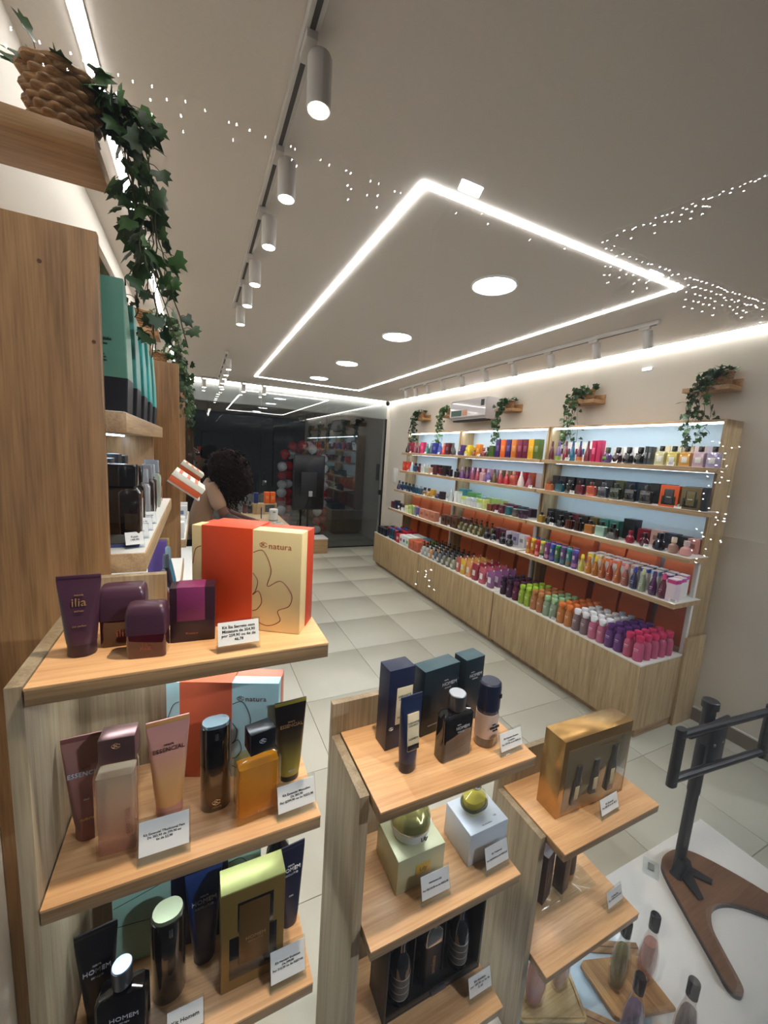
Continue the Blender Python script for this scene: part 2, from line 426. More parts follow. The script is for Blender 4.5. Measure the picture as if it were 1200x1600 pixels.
R_BAYS = {'nearest': (1.38, 2.755, 1.34, 2.70), 'middle': (2.775, 4.16, 2.72, 4.10), 'farthest': (4.18, 5.56, 4.12, 5.48)}
R_SH = {'top': (1.78, 2.865), 'second': (1.505, 2.845), 'third': (1.21, 2.775), 'fourth': (0.92, 2.69)}
for unit, (ya, yb, sa, sb) in R_BAYS.items():
    t = thing('wall_shelf_unit', f'oak wall shelf unit with lit pale back, {unit} on right wall', 'shelf unit', group='right wall shelf units')
    pbox('side_panel', t, W_V, 3.0, XR-0.001, ya, ya+0.018, 0.525, 2.09)
    pbox('side_panel', t, W_V, 3.0, XR-0.001, yb-0.018, yb, 0.525, 2.09)
    pbox('back_panel', t, BACKP, 3.184, XR-0.001, ya+0.018, yb-0.018, 0.525, 2.088, 0)
    pbox('top_board', t, W_Y, 3.0, 3.184, ya+0.018, yb-0.018, 2.074, 2.09)
    pbox('light_strip', t, SHELF_LED, 3.012, 3.030, ya+0.03, yb-0.03, 2.062, 2.074, 0)
    pbox('standard_rail', t, LAMWHITE, 2.972, 2.999, ya-.004, ya+.022, .5205, .887, .002)
    pbox('standard_rail', t, LAMWHITE, 2.972, 2.999, ya-.004, ya+.022, .9205, 1.177, .002)
    for nm, (z, xf) in R_SH.items():
        poly = [(xf, sa), (3.0, sa), (3.0, ya+0.018), (3.184, ya+0.018), (3.184, yb-0.018), (3.0, yb-0.018), (3.0, sb), (xf, sb)]
        poly = [p for p in poly]
        s = obj('shelf', prism(poly, z-0.032, z-0.0015, 'shelf'), W_Y, t)
        obj('shelf_top', prism([(xf+0.004, sa+0.003), (2.999, sa+0.003), (2.999, sb-0.003), (xf+0.004, sb-0.003)], z-0.0015, z, 'shelf_top'), LAMWHITE, s)
        if nm in ('top', 'second', 'third'):
            pbox('light_strip', t, SHELF_LED, 3.06, 3.075, ya+0.05, yb-0.05, z-0.0325, z-0.0305, 0)
    b = thing('base_cabinet', f'low oak base cabinet with white top, {unit} along right wall', 'cabinet', group='right wall base cabinets')
    y0, y1 = ya-0.008+0.004, yb+0.006
    pbox('body', b, W_V, 2.545, XR-0.001, y0, y1, 0.06, 0.505)
    pbox('front_panel', b, W_V, 2.522, 2.543, y0, y1-0.006, 0.06, 0.508)
    pbox('top', b, LAMWHITE, 2.524, XR-0.001, y0, y1, 0.508, 0.52)
    pbox('kickboard', b, EDGE, 2.575, XR-0.05, y0+0.004, y1-0.004, 0.0, 0.06)
    if unit == 'nearest':
        pbox('end_panel', b, W_V, 2.965, XR-0.001, y0-0.018, y0-0.001, 0.0, 0.64)

# left wall shelving (seen edge-on from the window)
L_SH = {'top': (1.79, -0.138), 'second': (1.478, -0.108), 'third': (1.20, -0.06), 'fourth': (0.92, 0.0)}
L_BAYS = {'nearest': (1.0, 2.02), 'second': (2.36, 3.40), 'farthest': (3.42, 4.40)}
for unit, (ya, yb) in L_BAYS.items():
    t = thing('wall_shelf_unit', f'oak wall shelf unit on left wall, {unit} to the window', 'shelf unit', group='left wall shelf units')
    xf_ = -0.175 if unit == 'nearest' else -0.085
    pbox('side_panel', t, W_LV, XL+0.001, xf_, ya, ya+0.02, 0.0, 2.125)
    pbox('side_panel', t, W_LV, XL+0.001, -0.175, yb-0.02, yb, 0.0, 2.125)
    pbox('back_panel', t, BACKP, XL+0.001, XL+0.014, ya+0.02, yb-0.02, 0.0, 2.12, 0)
    pbox('top_board', t, W_Y, XL+0.014, -0.18, ya+0.02, yb-0.02, 2.10, 2.122)
    for nm, (z, xf) in L_SH.items():
        if unit == 'farthest' and nm in ('third', 'fourth'): continue
        s = pbox('shelf', t, W_Y, XL+0.014, xf, ya+0.021, yb-0.021, z-0.045, z-0.0015)
        pbox('shelf_top', s, LAMWHITE, XL+0.016, xf-0.004, ya+0.024, yb-0.024, z-0.0015, z, 0)
        s.children[0].matrix_parent_inverse = Matrix.Translation(s.location).inverted()
        if nm in ('top', 'second', 'third'):
            pbox('light_strip', t, SHELF_LED, XL+0.10, XL+0.115, ya+0.05, yb-0.05, z-0.051, z-0.045, 0)
# screw holes on the near panel face
near_unit = [o for o in COL.objects if o.get('label', '').startswith('oak wall shelf unit on left wall, nearest')][0]
for x, z in ((-0.265, 2.05), (-0.372, 1.37), (-0.360, 0.98), (-0.186, 1.92)):
    obj('screw_hole', lofted('screw', [(0, 0.0035, 0.0035, 1), (0.001, 0.0035, 0.0035, 1)], 3), M('screw_brown', (90, 55, 30), 0.6), near_unit, (x, 1.0, z), (PI/2, 0, 0))

# three stepped display stands in the window, on a white plinth
pl = thing('window_plinth', 'low white plinth board under the window display', 'plinth')
pbox('top', pl, M('speckled_white', (228, 226, 220), 0.55, bump=0.1, bscale=400), -0.37, 1.98, 0.300, 0.738, 0.215, 0.25, 0.002)
pbox('base', pl, WHITE, -0.35, 1.95, 0.315, 0.72, 0.0, 0.215, 0)
WS_V = wood('stand_oak_vertical', (164, 148, 122), (124, 106, 82), 2)
WS_E = wood('stand_oak_edge', (170, 136, 98), (122, 94, 64), 0)
stands = [('tall oak display stand on the left with three product shelves', -0.167, 0.166, -0.185, 0.505, (1.468, 1.19, 0.88), -0.047, 1.522),
          ('middle oak display stand carrying dark blue toiletries on top', 0.268, 0.613, 0.248, 0.54, (1.155, 0.878, 0.53), 0.405, 1.222),
          ('lowest oak display stand with a gold gift set on top', 0.748, 1.102, 0.728, 0.55, (0.865, 0.523), 0.90, 0.957)]
for lab, xa, xb, xs_, yf, zs, xbk, zbk in stands:
    t = thing('display_stand', lab, 'display stand', group='stepped window display stands')
    pbox('side_panel', t, WS_V, xs_, xa-0.002, yf, 0.70, 0.25, zs[0]+(0.0 if xa < 0 else -0.003))
    pbox('back_panel', t, WS_V, xs_, xbk, 0.7005, 0.716, 0.25, zbk)
    for z in zs:
        s = pbox('shelf', t, WS_E, xa, xb, 0.50, 0.70, z-0.0225, z-0.004)
        o = pbox('shelf_top', s, W_TOP, xa, xb, 0.499, 0.70, z-0.004, z, 0.0006)
        o.matrix_parent_inverse = Matrix.Translation(s.location).inverted()
    for z in zs:
        pbox('light_strip', t, STAND_LED, xa+0.02, xb-0.02, 0.640, 0.650, z-0.0265, z-0.0225, 0)
# ---------------------------------------------------------------- product kinds (front faces local -Y, base at z = 0)
def mc(rgb, kind='card'):
    if kind in ('satin', 'glass', 'gloss'):
        g = .3*rgb[0]+.6*rgb[1]+.1*rgb[2]; rgb = tuple(int(v*.87+g*.13) for v in rgb)
    k = f'{kind}_{rgb[0]}_{rgb[1]}_{rgb[2]}'
    if kind == 'card': return M(k, rgb, 0.42)
    if kind == 'gloss': return M(k, rgb, 0.12, coat=0.6)
    if kind == 'glass': return M(k, rgb, 0.06, coat=1.0, spec=0.8)
    if kind == 'satin': return M(k, rgb, 0.34)
    if kind == 'metal': return M(k, rgb, 0.25, metal=1.0)
    if kind == 'clear': return M(k, rgb, 0.02, trans=1.0, ior=1.45)
    if kind == 'milky': return M(k, rgb, 0.12, trans=0.55, ior=1.4)
    return M(k, rgb, 0.5)
PAPER = M('paper_white', (240, 239, 234), 0.6)
INK = M('ink_black', (24, 22, 24), 0.6)

def lighter(c, t): return tuple(int(v+(255-v)*t) for v in c)
def darker(c, t): return tuple(int(v*(1-t)) for v in c)

def k_carton(w, d, h, c1, c2, c3):
    P = [('body', bevbox(w, d, h, 0.0009), mc(c1), (0, 0, 0))]
    if c2: P.append(('label', bevbox(w*0.56, 0.0012, h*0.30, 0.0002), mc(c2), (0, -d/2-0.0004, h*0.36)))
    if c3: P.append(('band', bevbox(w+0.0012, d+0.0012, h*0.16, 0.0002), mc(c3), (0, 0, h*0.80)))
    return P
def k_flask(w, d, h, c1, c2, c3):
    r = w/2; b = [(0, r*0.86, r*0.7, r*.6), (h*0.03, r, r*0.8, r*.7), (h*0.3, r*0.96, r*0.78, r*.7), (h*0.62, r*0.55, r*0.5, r*.5), (h*0.74, r*0.36, r*0.36, r*.36)]
    P = [('body', lofted('flask', b), mc(c1, 'glass'), (0, 0, 0)),
         ('cap', lofted('flask_cap', [(h*0.74, r*0.40, r*0.40, r), (h*0.97, r*0.34, r*0.34, r), (h, r*0.26, r*0.26, r)], 3), mc(c2, 'gloss'), (0, 0, 0))]
    if c3: P.append(('base_tint', lofted('flask_tint', [(0.0005, r*0.88, r*0.72, r*.6), (h*0.03, r*1.02, r*0.82, r*.7), (h*0.22, r*1.0, r*0.81, r*.7)]), mc(c3, 'glass'), (0, 0, 0)))
    return P
def k_square(w, d, h, c1, c2, c3):
    a, e = w/2, d/2; hb = h*0.70
    b = [(0, a*.95, e*.93, a*.2), (h*.02, a, e, a*.22), (hb*.93, a, e, a*.22), (hb, a*.86, e*.8, a*.2), (hb*1.005, a*.3, a*.3, a*.3), (hb*1.06, a*.3, a*.3, a*.3)]
    P = [('body', lofted('square_bottle', b, 3), mc(c1, 'glass'), (0, 0, 0)),
         ('cap', lofted('square_cap', [(hb*1.06, a*.46, a*.46, a*.4), (h*.98, a*.46, a*.46, a*.4), (h, a*.42, a*.42, a*.4)], 3), mc(c2, 'gloss'), (0, 0, 0))]
    if c3: P.append(('label', bevbox(w*.5, 0.0012, hb*.36, .0002), mc(c3), (0, -e-0.0005, hb*.28)))
    return P
def k_round(w, d, h, c1, c2, c3):
    r = w/2; hb = h*.62
    b = [(0, r*.7, r*.7, r), (hb*.12, r*.95, r*.95, r), (hb*.45, r, r, r), (hb*.8, r*.82, r*.82, r), (hb*.95, r*.45, r*.45, r), (hb*1.08, r*.36, r*.36, r)]
    P = [('body', lofted('round_bottle', b), mc(c1, 'glass'), (0, 0, 0)),
         ('cap', lofted('round_cap', [(hb*1.08, r*.5, r*.5, r), (h*.97, r*.5, r*.5, r), (h, r*.44, r*.44, r)]), mc(c2, 'gloss'), (0, 0, 0))]
    if c3: P.append(('label', bevbox(w*.42, 0.0012, hb*.3, .0002), mc(c3), (0, -r-0.0004, hb*.34)))
    return P
def k_lotion(w, d, h, c1, c2, c3):
    r = w/2
    b = [(0, r*.9, r*.9, r), (h*.02, r, r, r), (h*.54, r, r, r), (h*.64, r*.90, r*.90, r), (h*.70, r*.66, r*.66, r), (h*.735, r*.56, r*.56, r), (h*.76, r*.56, r*.56, r)]
    cp = [(h*.755, r*.68, r*.68, r), (h*.765, r*.72, r*.72, r), (h*.835, r*.72, r*.72, r), (h*.845, r*.69, r*.69, r), (h*.855, r*.80, r*.80, r), (h*.965, r*.80, r*.80, r), (h, r*.68, r*.68, r)]
    P = [('body', lofted('lotion_body', b), mc(c1, 'satin'), (0, 0, 0)), ('cap', lofted('lotion_cap', cp), mc(c2, 'satin'), (0, 0, 0))]
    P.append(('print', bevbox(w*.46, 0.002, h*.045, .0002), mc(c3 or lighter(c1, .55)), (0, -r*.985, h*.46)))
    P.append(('print', bevbox(w*.36, 0.002, h*.02, .0002), mc(c3 or lighter(c1, .55)), (0, -r*.985, h*.40)))
    return P
def k_can(w, d, h, c1, c2, c3):
    r = w/2
    P = [('body', lofted('can', [(0, r*.94, r*.94, r), (h*.015, r, r, r), (h*.86, r, r, r)]), mc(c1, 'satin'), (0, 0, 0)),
         ('cap', lofted('can_cap', [(h*.86, r*1.0, r*1.0, r), (h*.975, r*.99, r*.99, r), (h, r*.92, r*.92, r)]), mc(c2, 'gloss'), (0, 0, 0))]
    if c3:
        P.append(('printed_band', lofted('can_band', [(h*.10, r*1.012, r*1.012, r), (h*.16, r*1.014, r*1.014, r), (h*.30, r*1.014, r*1.014, r)]), mc(c3, 'satin'), (0, 0, 0)))
        P.append(('print', bevbox(w*.4, .002, h*.2, .0002), mc(lighter(c1, .6)), (0, -r*1.0, h*.5)))
    return P
def k_pump(w, d, h, c1, c2, c3):
    r = w/2; hb = h*.66
    P = [('body', lofted('pump_bottle', [(0, r*.92, r*.92, r), (h*.02, r, r, r), (hb*.72, r, r, r), (hb*.92, r*.6, r*.6, r), (hb, r*.34, r*.34, r)]), mc(c1, 'glass'), (0, 0, 0)),
         ('collar', lofted('pump_collar', [(hb, r*.42, r*.42, r), (hb+h*.09, r*.40, r*.40, r), (hb+h*.10, r*.16, r*.16, r), (h*.90, r*.16, r*.16, r)], 3), mc(c2, 'satin'), (0, 0, 0)),
         ('pump_head', cached(('pumphead', round(w, 4), round(h, 4)), lambda: MB().loft([(h*.90, r*.30, r*.30, r), (h*.985, r*.26, r*.26, r), (h, r*.2, r*.2, r)], 3).tube([(0, 0, h*.955), (0, -r*.8, h*.95), (0, -r*.95, h*.92)], r*.1, 6).mesh('pump_head')), mc(c2, 'satin'), (0, 0, 0))]
    if c3: P.append(('label', bevbox(w*.55, 0.003, hb*.34, .0002), mc(c3), (0, -r*.985, hb*.20)))
    return P
def k_splash(w, d, h, c1, c2, c3):
    r = w/2
    b = [(0, r*.84, r*.84, r), (h*.02, r*.98, r*.98, r), (h*.30, r, r, r), (h*.48, r*.86, r*.86, r), (h*.64, r*.56, r*.56, r), (h*.76, r*.42, r*.42, r)]
    P = [('body', lofted('splash_body', b), mc(c1, 'glass'), (0, 0, 0)),
         ('cap', lofted('splash_cap', [(h*.76, r*.52, r*.52, r), (h*.80, r*.55, r*.55, r), (h*.97, r*.42, r*.42, r), (h, r*.34, r*.34, r)]), mc(c2, 'gloss'), (0, 0, 0))]
    P.append(('print', bevbox(w*.4, 0.003, h*.03, .0002), mc(c3 or lighter(c1, .6)), (0, -r*.975, h*.34)))
    P.append(('print', bevbox(w*.3, 0.003, h*.015, .0002), mc(c3 or lighter(c1, .6)), (0, -r*.975, h*.27)))
    return P
def k_pouch(w, d, h, c1, c2, c3):
    a, e = w/2, d/2
    b = [(0, a*.8, e*.9, e*.8), (h*.05, a*.86, e, e*.8), (h*.35, a*.74, e*.8, e*.7), (h*.62, a*.92, e*.55, e*.5), (h*.85, a, e*.28, e*.25), (h*.93, a, e*.08, e*.07), (h, a*.98, e*.07, e*.06)]
    return [('body', lofted('pouch', b), mc(c1, 'gloss'), (0, 0, 0)),
            ('label', bevbox(w*.42, .003, h*.34, .0002), mc(c2), (0, -e*.80, h*.28)),
            ('spout', lofted('pouch_spout', [(0, .006, .006, 1), (.016, .006, .006, 1)], 3), mc(c3 or (240, 240, 240), 'satin'), (a*.6, 0, h*.985))]
def k_jar(w, d, h, c1, c2, c3):
    r = w/2
    P = [('body', lofted('jar', [(0, r*.86, r*.86, r), (h*.05, r*.97, r*.97, r), (h*.55, r, r, r), (h*.60, r*.9, r*.9, r)]), mc(c1, 'glass'), (0, 0, 0)),
         ('lid', lofted('jar_lid', [(h*.60, r*1.0, r*1.0, r), (h*.95, r*1.0, r*1.0, r), (h, r*.92, r*.92, r)]), mc(c2, 'gloss'), (0, 0, 0))]
    if c3: P.append(('label', bevbox(w*.5, .003, h*.25, .0002), mc(c3), (0, -r*.985, h*.2)))
    return P
def k_frame(w, d, h, c1, c2, c3):
    """gift carton with a stepped cut-out window showing an inner pack"""
    return [('body', bevbox(w, d, h, .0015), mc(c1), (0, 0, 0)),
            ('window', bevbox(w*.74, .0016, h*.40, .0003), mc((14, 14, 14), 'gloss'), (0, -d/2-.0006, h*.10)),
            ('window', bevbox(w*.52, .0018, h*.34, .0003), mc((14, 14, 14), 'gloss'), (0, -d/2-.0006, h*.48)),
            ('inner_pack', bevbox(w*.40, .003, h*.62, .0008), mc(c2, 'satin'), (0, -d/2-.0012, h*.18)),
            ('print', bevbox(w*.24, .0010, h*.03, .0001), mc(c3 or (220, 220, 210)), (0, -d/2-.0030, h*.44))]
def k_bag(w, d, h, c1, c2, c3):
    """paper carrier bag with twisted handle and fold"""
    def mk():
        m = MB(); a, e = w/2, d/2
        m.loft([(0, a, e, .002), (h*.5, a*.99, e*.96, .002), (h, a*.97, e*.45, .002)], 1)
        return m.mesh('bag_body', 20)
    def hd():
        return MB().tube([(-w*.16, -d*.2, h*.985), (-w*.15, -d*.2-.004, h*1.10), (-w*.08, -d*.2-.008, h*1.17), (w*.08, -d*.2-.008, h*1.17), (w*.15, -d*.2-.004, h*1.10), (w*.16, -d*.2, h*.985)], .0022, 6).mesh('bag_handle')
    def fd():
        return MB().box(-w*.485, w*.485, -d*.30, -d*.28, h*.70, h*.705).mesh('bag_fold', 0)
    def fl_(): return MB().box(-w*.478, w*.478, -d*.355, -d*.315, h*.60, h*.93).mesh('bag_flap', 0)
    P = [('body', cached(('bag', round(w, 4), round(d, 4), round(h, 4)), mk), mc(c1), (0, 0, 0)), ('fold_flap', cached(('bagf', round(w, 4), round(d, 4), round(h, 4)), fl_), mc(lighter(c1, .06)), (0, 0, 0)),
         ('handle', cached(('bagh', round(w, 4), round(d, 4), round(h, 4)), hd), mc(c2 or c1), (0, 0, 0))]
    return P
KINDS = dict(carton=(k_carton, 'carton', 'box'), flask=(k_flask, 'slim_bottle', 'bottle'), square=(k_square, 'perfume_bottle', 'bottle'), round=(k_round, 'round_bottle', 'bottle'),
             lotion=(k_lotion, 'lotion_bottle', 'bottle'), can=(k_can, 'spray_can', 'spray can'), pump=(k_pump, 'pump_bottle', 'bottle'), splash=(k_splash, 'body_splash_bottle', 'bottle'),
             pouch=(k_pouch, 'refill_pouch', 'pouch'), jar=(k_jar, 'cream_jar', 'jar'), frame=(k_frame, 'gift_carton', 'box'), bag=(k_bag, 'paper_bag', 'bag'))

def product(kind, label, loc, rotz, w, d, h, c1, c2=None, c3=None, group=None, small=False, rot=None):
    fn, nm, cat = KINDS[kind]
    t = thing(nm, label, cat, loc, rotz, group, rot)
    for pn, me, mat, pl_ in fn(w, d, h, c1, c2, c3):
        if small and pn == 'print': continue
        obj(pn, me, mat, t, pl_)
    return t

# folded card price tags used along the wall shelves
def small_tag(label, loc, rotz, group):
    t = thing('price_tag', label, 'price tag', loc, rotz, group)
    me = cached('small_tag', lambda: mesh_of('small_tag', [(-.022, -.014, 0), (.022, -.014, 0), (.022, 0.0, 0), (-.022, 0.0, 0), (-.022, .008, .026), (.022, .008, .026),
                                                         (-.022, -.014, .001), (.022, -.014, .001), (.022, -.0008, .0015), (-.022, -.0008, .0015), (-.022, .0068, .0262), (.022, .0068, .0262)],
                                                        [(0, 1, 2, 3), (3, 2, 5, 4), (6, 9, 8, 7), (9, 10, 11, 8), (0, 6, 7, 1), (4, 5, 11, 10), (0, 3, 9, 6), (3, 4, 10, 9), (1, 7, 8, 2), (2, 8, 11, 5)], 0))
    obj('card', me, PAPER, t)
    for k, zz in enumerate((.010, .0155, .0205)):
        obj('print_line', bevbox(.030-.006*(k % 2), .0004, .0022, 0), INK, t, (0, -.0008+.0076*zz/.026-.0009, zz), (-.29, 0, 0))
    return t
# ---------------------------------------------------------------- goods on the right wall units
RZ = -PI/2
def place_row(unit, shelf, row, X, z, items, group=None, small=False, dx=None):
    """items run from far (left in view) to near; each: y, kind, w, d, h, c1, c2, c3, words"""
    where = f'{shelf} shelf, {unit} right unit' if shelf != 'base' else f'base cabinet, {unit} right unit'
    items = sorted(items, key=lambda q: -q[0])
    for i, (y, kind, w, d, h, c1, c2, c3, wd) in enumerate(items):
        if i+1 < len(items): w = min(w, 2*(y-items[i+1][0])-items[i+1][2]-0.002) if 2*(y-items[i+1][0])-items[i+1][2] > 0.012 else w
        product(kind, f'{wd}, {ORD[i]} from left in {row} row, {where}', (X, y, z), RZ, w, d, h, c1, c2, c3,
                group or f'{row} row on {where}', small)

def evenly(y0, y1, n): return [y0+(y1-y0)*(i/(n-1) if n > 1 else .5) for i in range(n)]

WH, BK, GY = (236, 234, 230), (22, 22, 26), (70, 72, 78)
z1, z2, z3, z4, z0 = 1.7802, 1.5052, 1.2102, 0.9202, 0.5202
# --- nearest unit, top shelf
fl = [(2.632, (112, 18, 44), (90, 14, 34), None, 'dark red slim bottle'), (2.558, (120, 84, 160), (110, 70, 150), (150, 190, 60), 'violet and lime slim bottle'),
      (2.48, (140, 24, 54), (110, 18, 40), None, 'crimson slim bottle'), (2.412, (10, 96, 140), (10, 60, 110), None, 'blue slim bottle'),
      (2.339, (104, 34, 80), (30, 60, 110), (214, 120, 50), 'purple and orange slim bottle'), (2.265, (132, 20, 48), (100, 16, 36), None, 'wine red slim bottle')]
place_row('nearest', 'top', 'front', 2.91, z1, [(y, 'flask', .050, .04, .168, a, b, c, w) for y, a, b, c, w in fl]
          + [(2.196, 'carton', .040, .05, .170, (196, 30, 84), (232, 120, 150), None, 'magenta tall carton'), (2.150, 'carton', .036, .05, .172, (206, 50, 100), None, None, 'pink tall carton'),
             (2.085, 'round', .075, .05, .118, (88, 60, 120), (60, 70, 40), (120, 160, 60), 'purple and green apple bottle'),
             (2.000, 'round', .075, .05, .120, (52, 18, 26), BK, None, 'black cherry round bottle'), (1.915, 'round', .078, .05, .122, (24, 24, 30), BK, None, 'black round bottle'),
             (1.830, 'round', .078, .05, .122, (20, 20, 24), BK, None, 'glossy black round bottle'),
             (1.775, 'carton', .020, .06, .128, (64, 66, 72), (150, 150, 154), None, 'dark grey narrow carton'), (1.750, 'carton', .020, .06, .126, (84, 88, 94), (160, 160, 164), None, 'grey narrow carton')]
          + [(y, 'square', .066, .045, .132, c, (20, 20, 20), (244, 242, 236), w) for y, c, w in ((1.685, (222, 214, 160), 'pale yellow square bottle'), (1.606, (216, 200, 92), 'yellow square bottle'),
             (1.527, (232, 164, 58), 'orange square bottle'), (1.448, (214, 178, 190), 'pink square bottle'), (1.400-.028, (186, 170, 210), 'lilac square bottle'))])
FLW = [((240, 226, 190), (214, 170, 60)), ((238, 232, 206), (200, 120, 60)), ((244, 226, 196), (228, 140, 70)), ((240, 214, 216), (180, 70, 100)), ((226, 218, 236), (130, 90, 160))]
place_row('nearest', 'top', 'back', 3.055, z1, [(y-.018, 'carton', .040, .075, .166, WH, darker(a, .1), None, 'white tall carton') for y, a, b, c, w in fl]
          + [(y, 'carton', .07, .07, .128, WH, (40, 40, 44), None, 'white square carton') for y in (2.085, 2.0, 1.915, 1.83)]
          + [(y, 'carton', .070, .08, .140, a, b, None, 'floral printed carton') for y, (a, b) in zip((1.730, 1.656, 1.582, 1.508, 1.436), FLW)])
# --- nearest unit, second shelf
place_row('nearest', 'second', 'front', 2.895, z2, [
    (2.598, 'square', .075, .04, .085, (190, 92, 40), (150, 70, 30), None, 'orange flat bottle'), (2.485, 'square', .080, .04, .100, (30, 92, 108), (24, 50, 60), None, 'teal square bottle'),
    (2.380, 'square', .070, .04, .112, (26, 26, 34), (60, 62, 68), None, 'black square bottle'), (2.278, 'square', .075, .04, .115, (104, 20, 40), (52, 20, 30), None, 'burgundy square bottle'),
    (2.172, 'square', .075, .04, .115, (206, 88, 62), (110, 60, 56), None, 'coral square bottle'), (2.068, 'square', .078, .04, .120, (52, 56, 66), (74, 78, 84), None, 'charcoal square bottle'),
    (1.964, 'square', .078, .04, .122, (42, 52, 30), (60, 64, 56), None, 'dark green square bottle'), (1.850, 'square', .078, .04, .125, (18, 20, 28), (40, 44, 54), None, 'jet black square bottle'),
    (1.735, 'square', .084, .04, .128, (22, 24, 26), (60, 62, 66), None, 'large black square bottle'),
    (1.570, 'frame', .118, .06, .145, (226, 92, 30), (66, 68, 72), None, 'orange framed gift box'), (1.440, 'frame', .116, .06, .145, (110, 92, 52), (122, 106, 62), None, 'olive gold framed gift box'),
    (1.368, 'carton', .020, .05, .148, (26, 34, 44), None, None, 'navy narrow carton')])
place_row('nearest', 'second', 'back', 3.045, z2, [(y, 'carton', .068, .075, h, c, darker(c, .4), None, w) for y, c, h, w in (
    (2.640, (26, 26, 30), .135, 'black carton'), (2.560, (30, 28, 34), .135, 'black carton'), (2.470, (26, 26, 32), .135, 'black carton'), (2.38, (34, 28, 32), .135, 'black carton'), (2.29, (26, 26, 30), .137, 'black carton'),
    (2.20, (40, 30, 32), .137, 'black carton'), (2.11, (60, 62, 66), .14, 'grey carton'), (2.02, (104, 108, 62), .142, 'olive carton'), (1.93, (26, 54, 78), .142, 'dark blue carton'),
    (1.84, (28, 52, 74), .142, 'dark blue carton'), (1.75, (34, 40, 42), .145, 'black carton'), (1.665, (30, 36, 38), .145, 'black carton'), (1.52, (60, 48, 36), .145, 'brown carton'), (1.44, (28, 36, 46), .147, 'navy carton'))])
# --- nearest unit, third shelf
place_row('nearest', 'third', 'front', 2.845, z3, [
    (2.600, 'square', .06, .045, .095, (150, 112, 30), (40, 34, 20), None, 'amber square bottle'), (2.500, 'round', .085, .05, .115, (20, 20, 24), (24, 24, 28), None, 'black round bottle'),
    (2.388, 'round', .082, .05, .100, (22, 22, 26), (26, 26, 30), None, 'low black bottle'), (2.290, 'square', .07, .045, .110, (74, 28, 22), (30, 20, 20), None, 'dark brown bottle'),
    (2.200, 'square', .07, .045, .108, (36, 18, 20), (24, 20, 20), None, 'black brown bottle'), (2.104, 'square', .074, .045, .105, (176, 106, 48), (40, 30, 26), None, 'caramel bottle'),
    (2.004, 'square', .08, .045, .115, (150, 186, 170), (34, 44, 40), None, 'clear green bottle'), (1.905, 'square', .078, .045, .115, (34, 36, 36), (26, 28, 28), (120, 120, 116), 'black clear-edged bottle'),
    (1.770, 'round', .062, .05, .092, (150, 16, 44), (150, 20, 50), None, 'crimson small bottle'), (1.668, 'round', .062, .05, .095, (92, 22, 48), (60, 20, 36), None, 'maroon small bottle'),
    (1.568, 'round', .078, .05, .115, (22, 24, 40), (24, 24, 34), None, 'navy black round bottle'), (1.480, 'round', .064, .05, .105, (176, 132, 112), (220, 200, 170), None, 'rose gold bottle'),
    (1.404, 'round', .07, .05, .098, (222, 152, 146), (214, 190, 186), None, 'pale pink bottle')])
place_row('nearest', 'third', 'back', 3.01, z3, [(y, 'carton', w, .08, h, c, darker(c, .35), None, wd) for y, w, h, c, wd in (
    (2.62, .07, .12, (24, 24, 28), 'black carton'), (2.53, .07, .12, (26, 24, 28), 'black carton'), (2.44, .07, .115, (24, 24, 28), 'black carton'), (2.35, .07, .115, (104, 18, 38), 'crimson carton'),
    (2.26, .07, .115, (40, 28, 30), 'dark carton'), (2.17, .07, .115, (116, 96, 52), 'olive carton'), (2.08, .075, .12, (60, 128, 112), 'teal green carton'), (1.99, .075, .12, (56, 122, 106), 'teal green carton'),
    (1.87, .092, .155, (24, 28, 32), 'tall black carton'), (1.76, .078, .10, (146, 16, 44), 'crimson carton'), (1.665, .08, .11, (224, 182, 170), 'floral pink carton'),
    (1.575, .075, .105, (50, 52, 72), 'slate carton'), (1.503, .066, .10, (34, 32, 36), 'black carton'), (1.435, .060, .098, (216, 150, 140), 'pink carton'))])
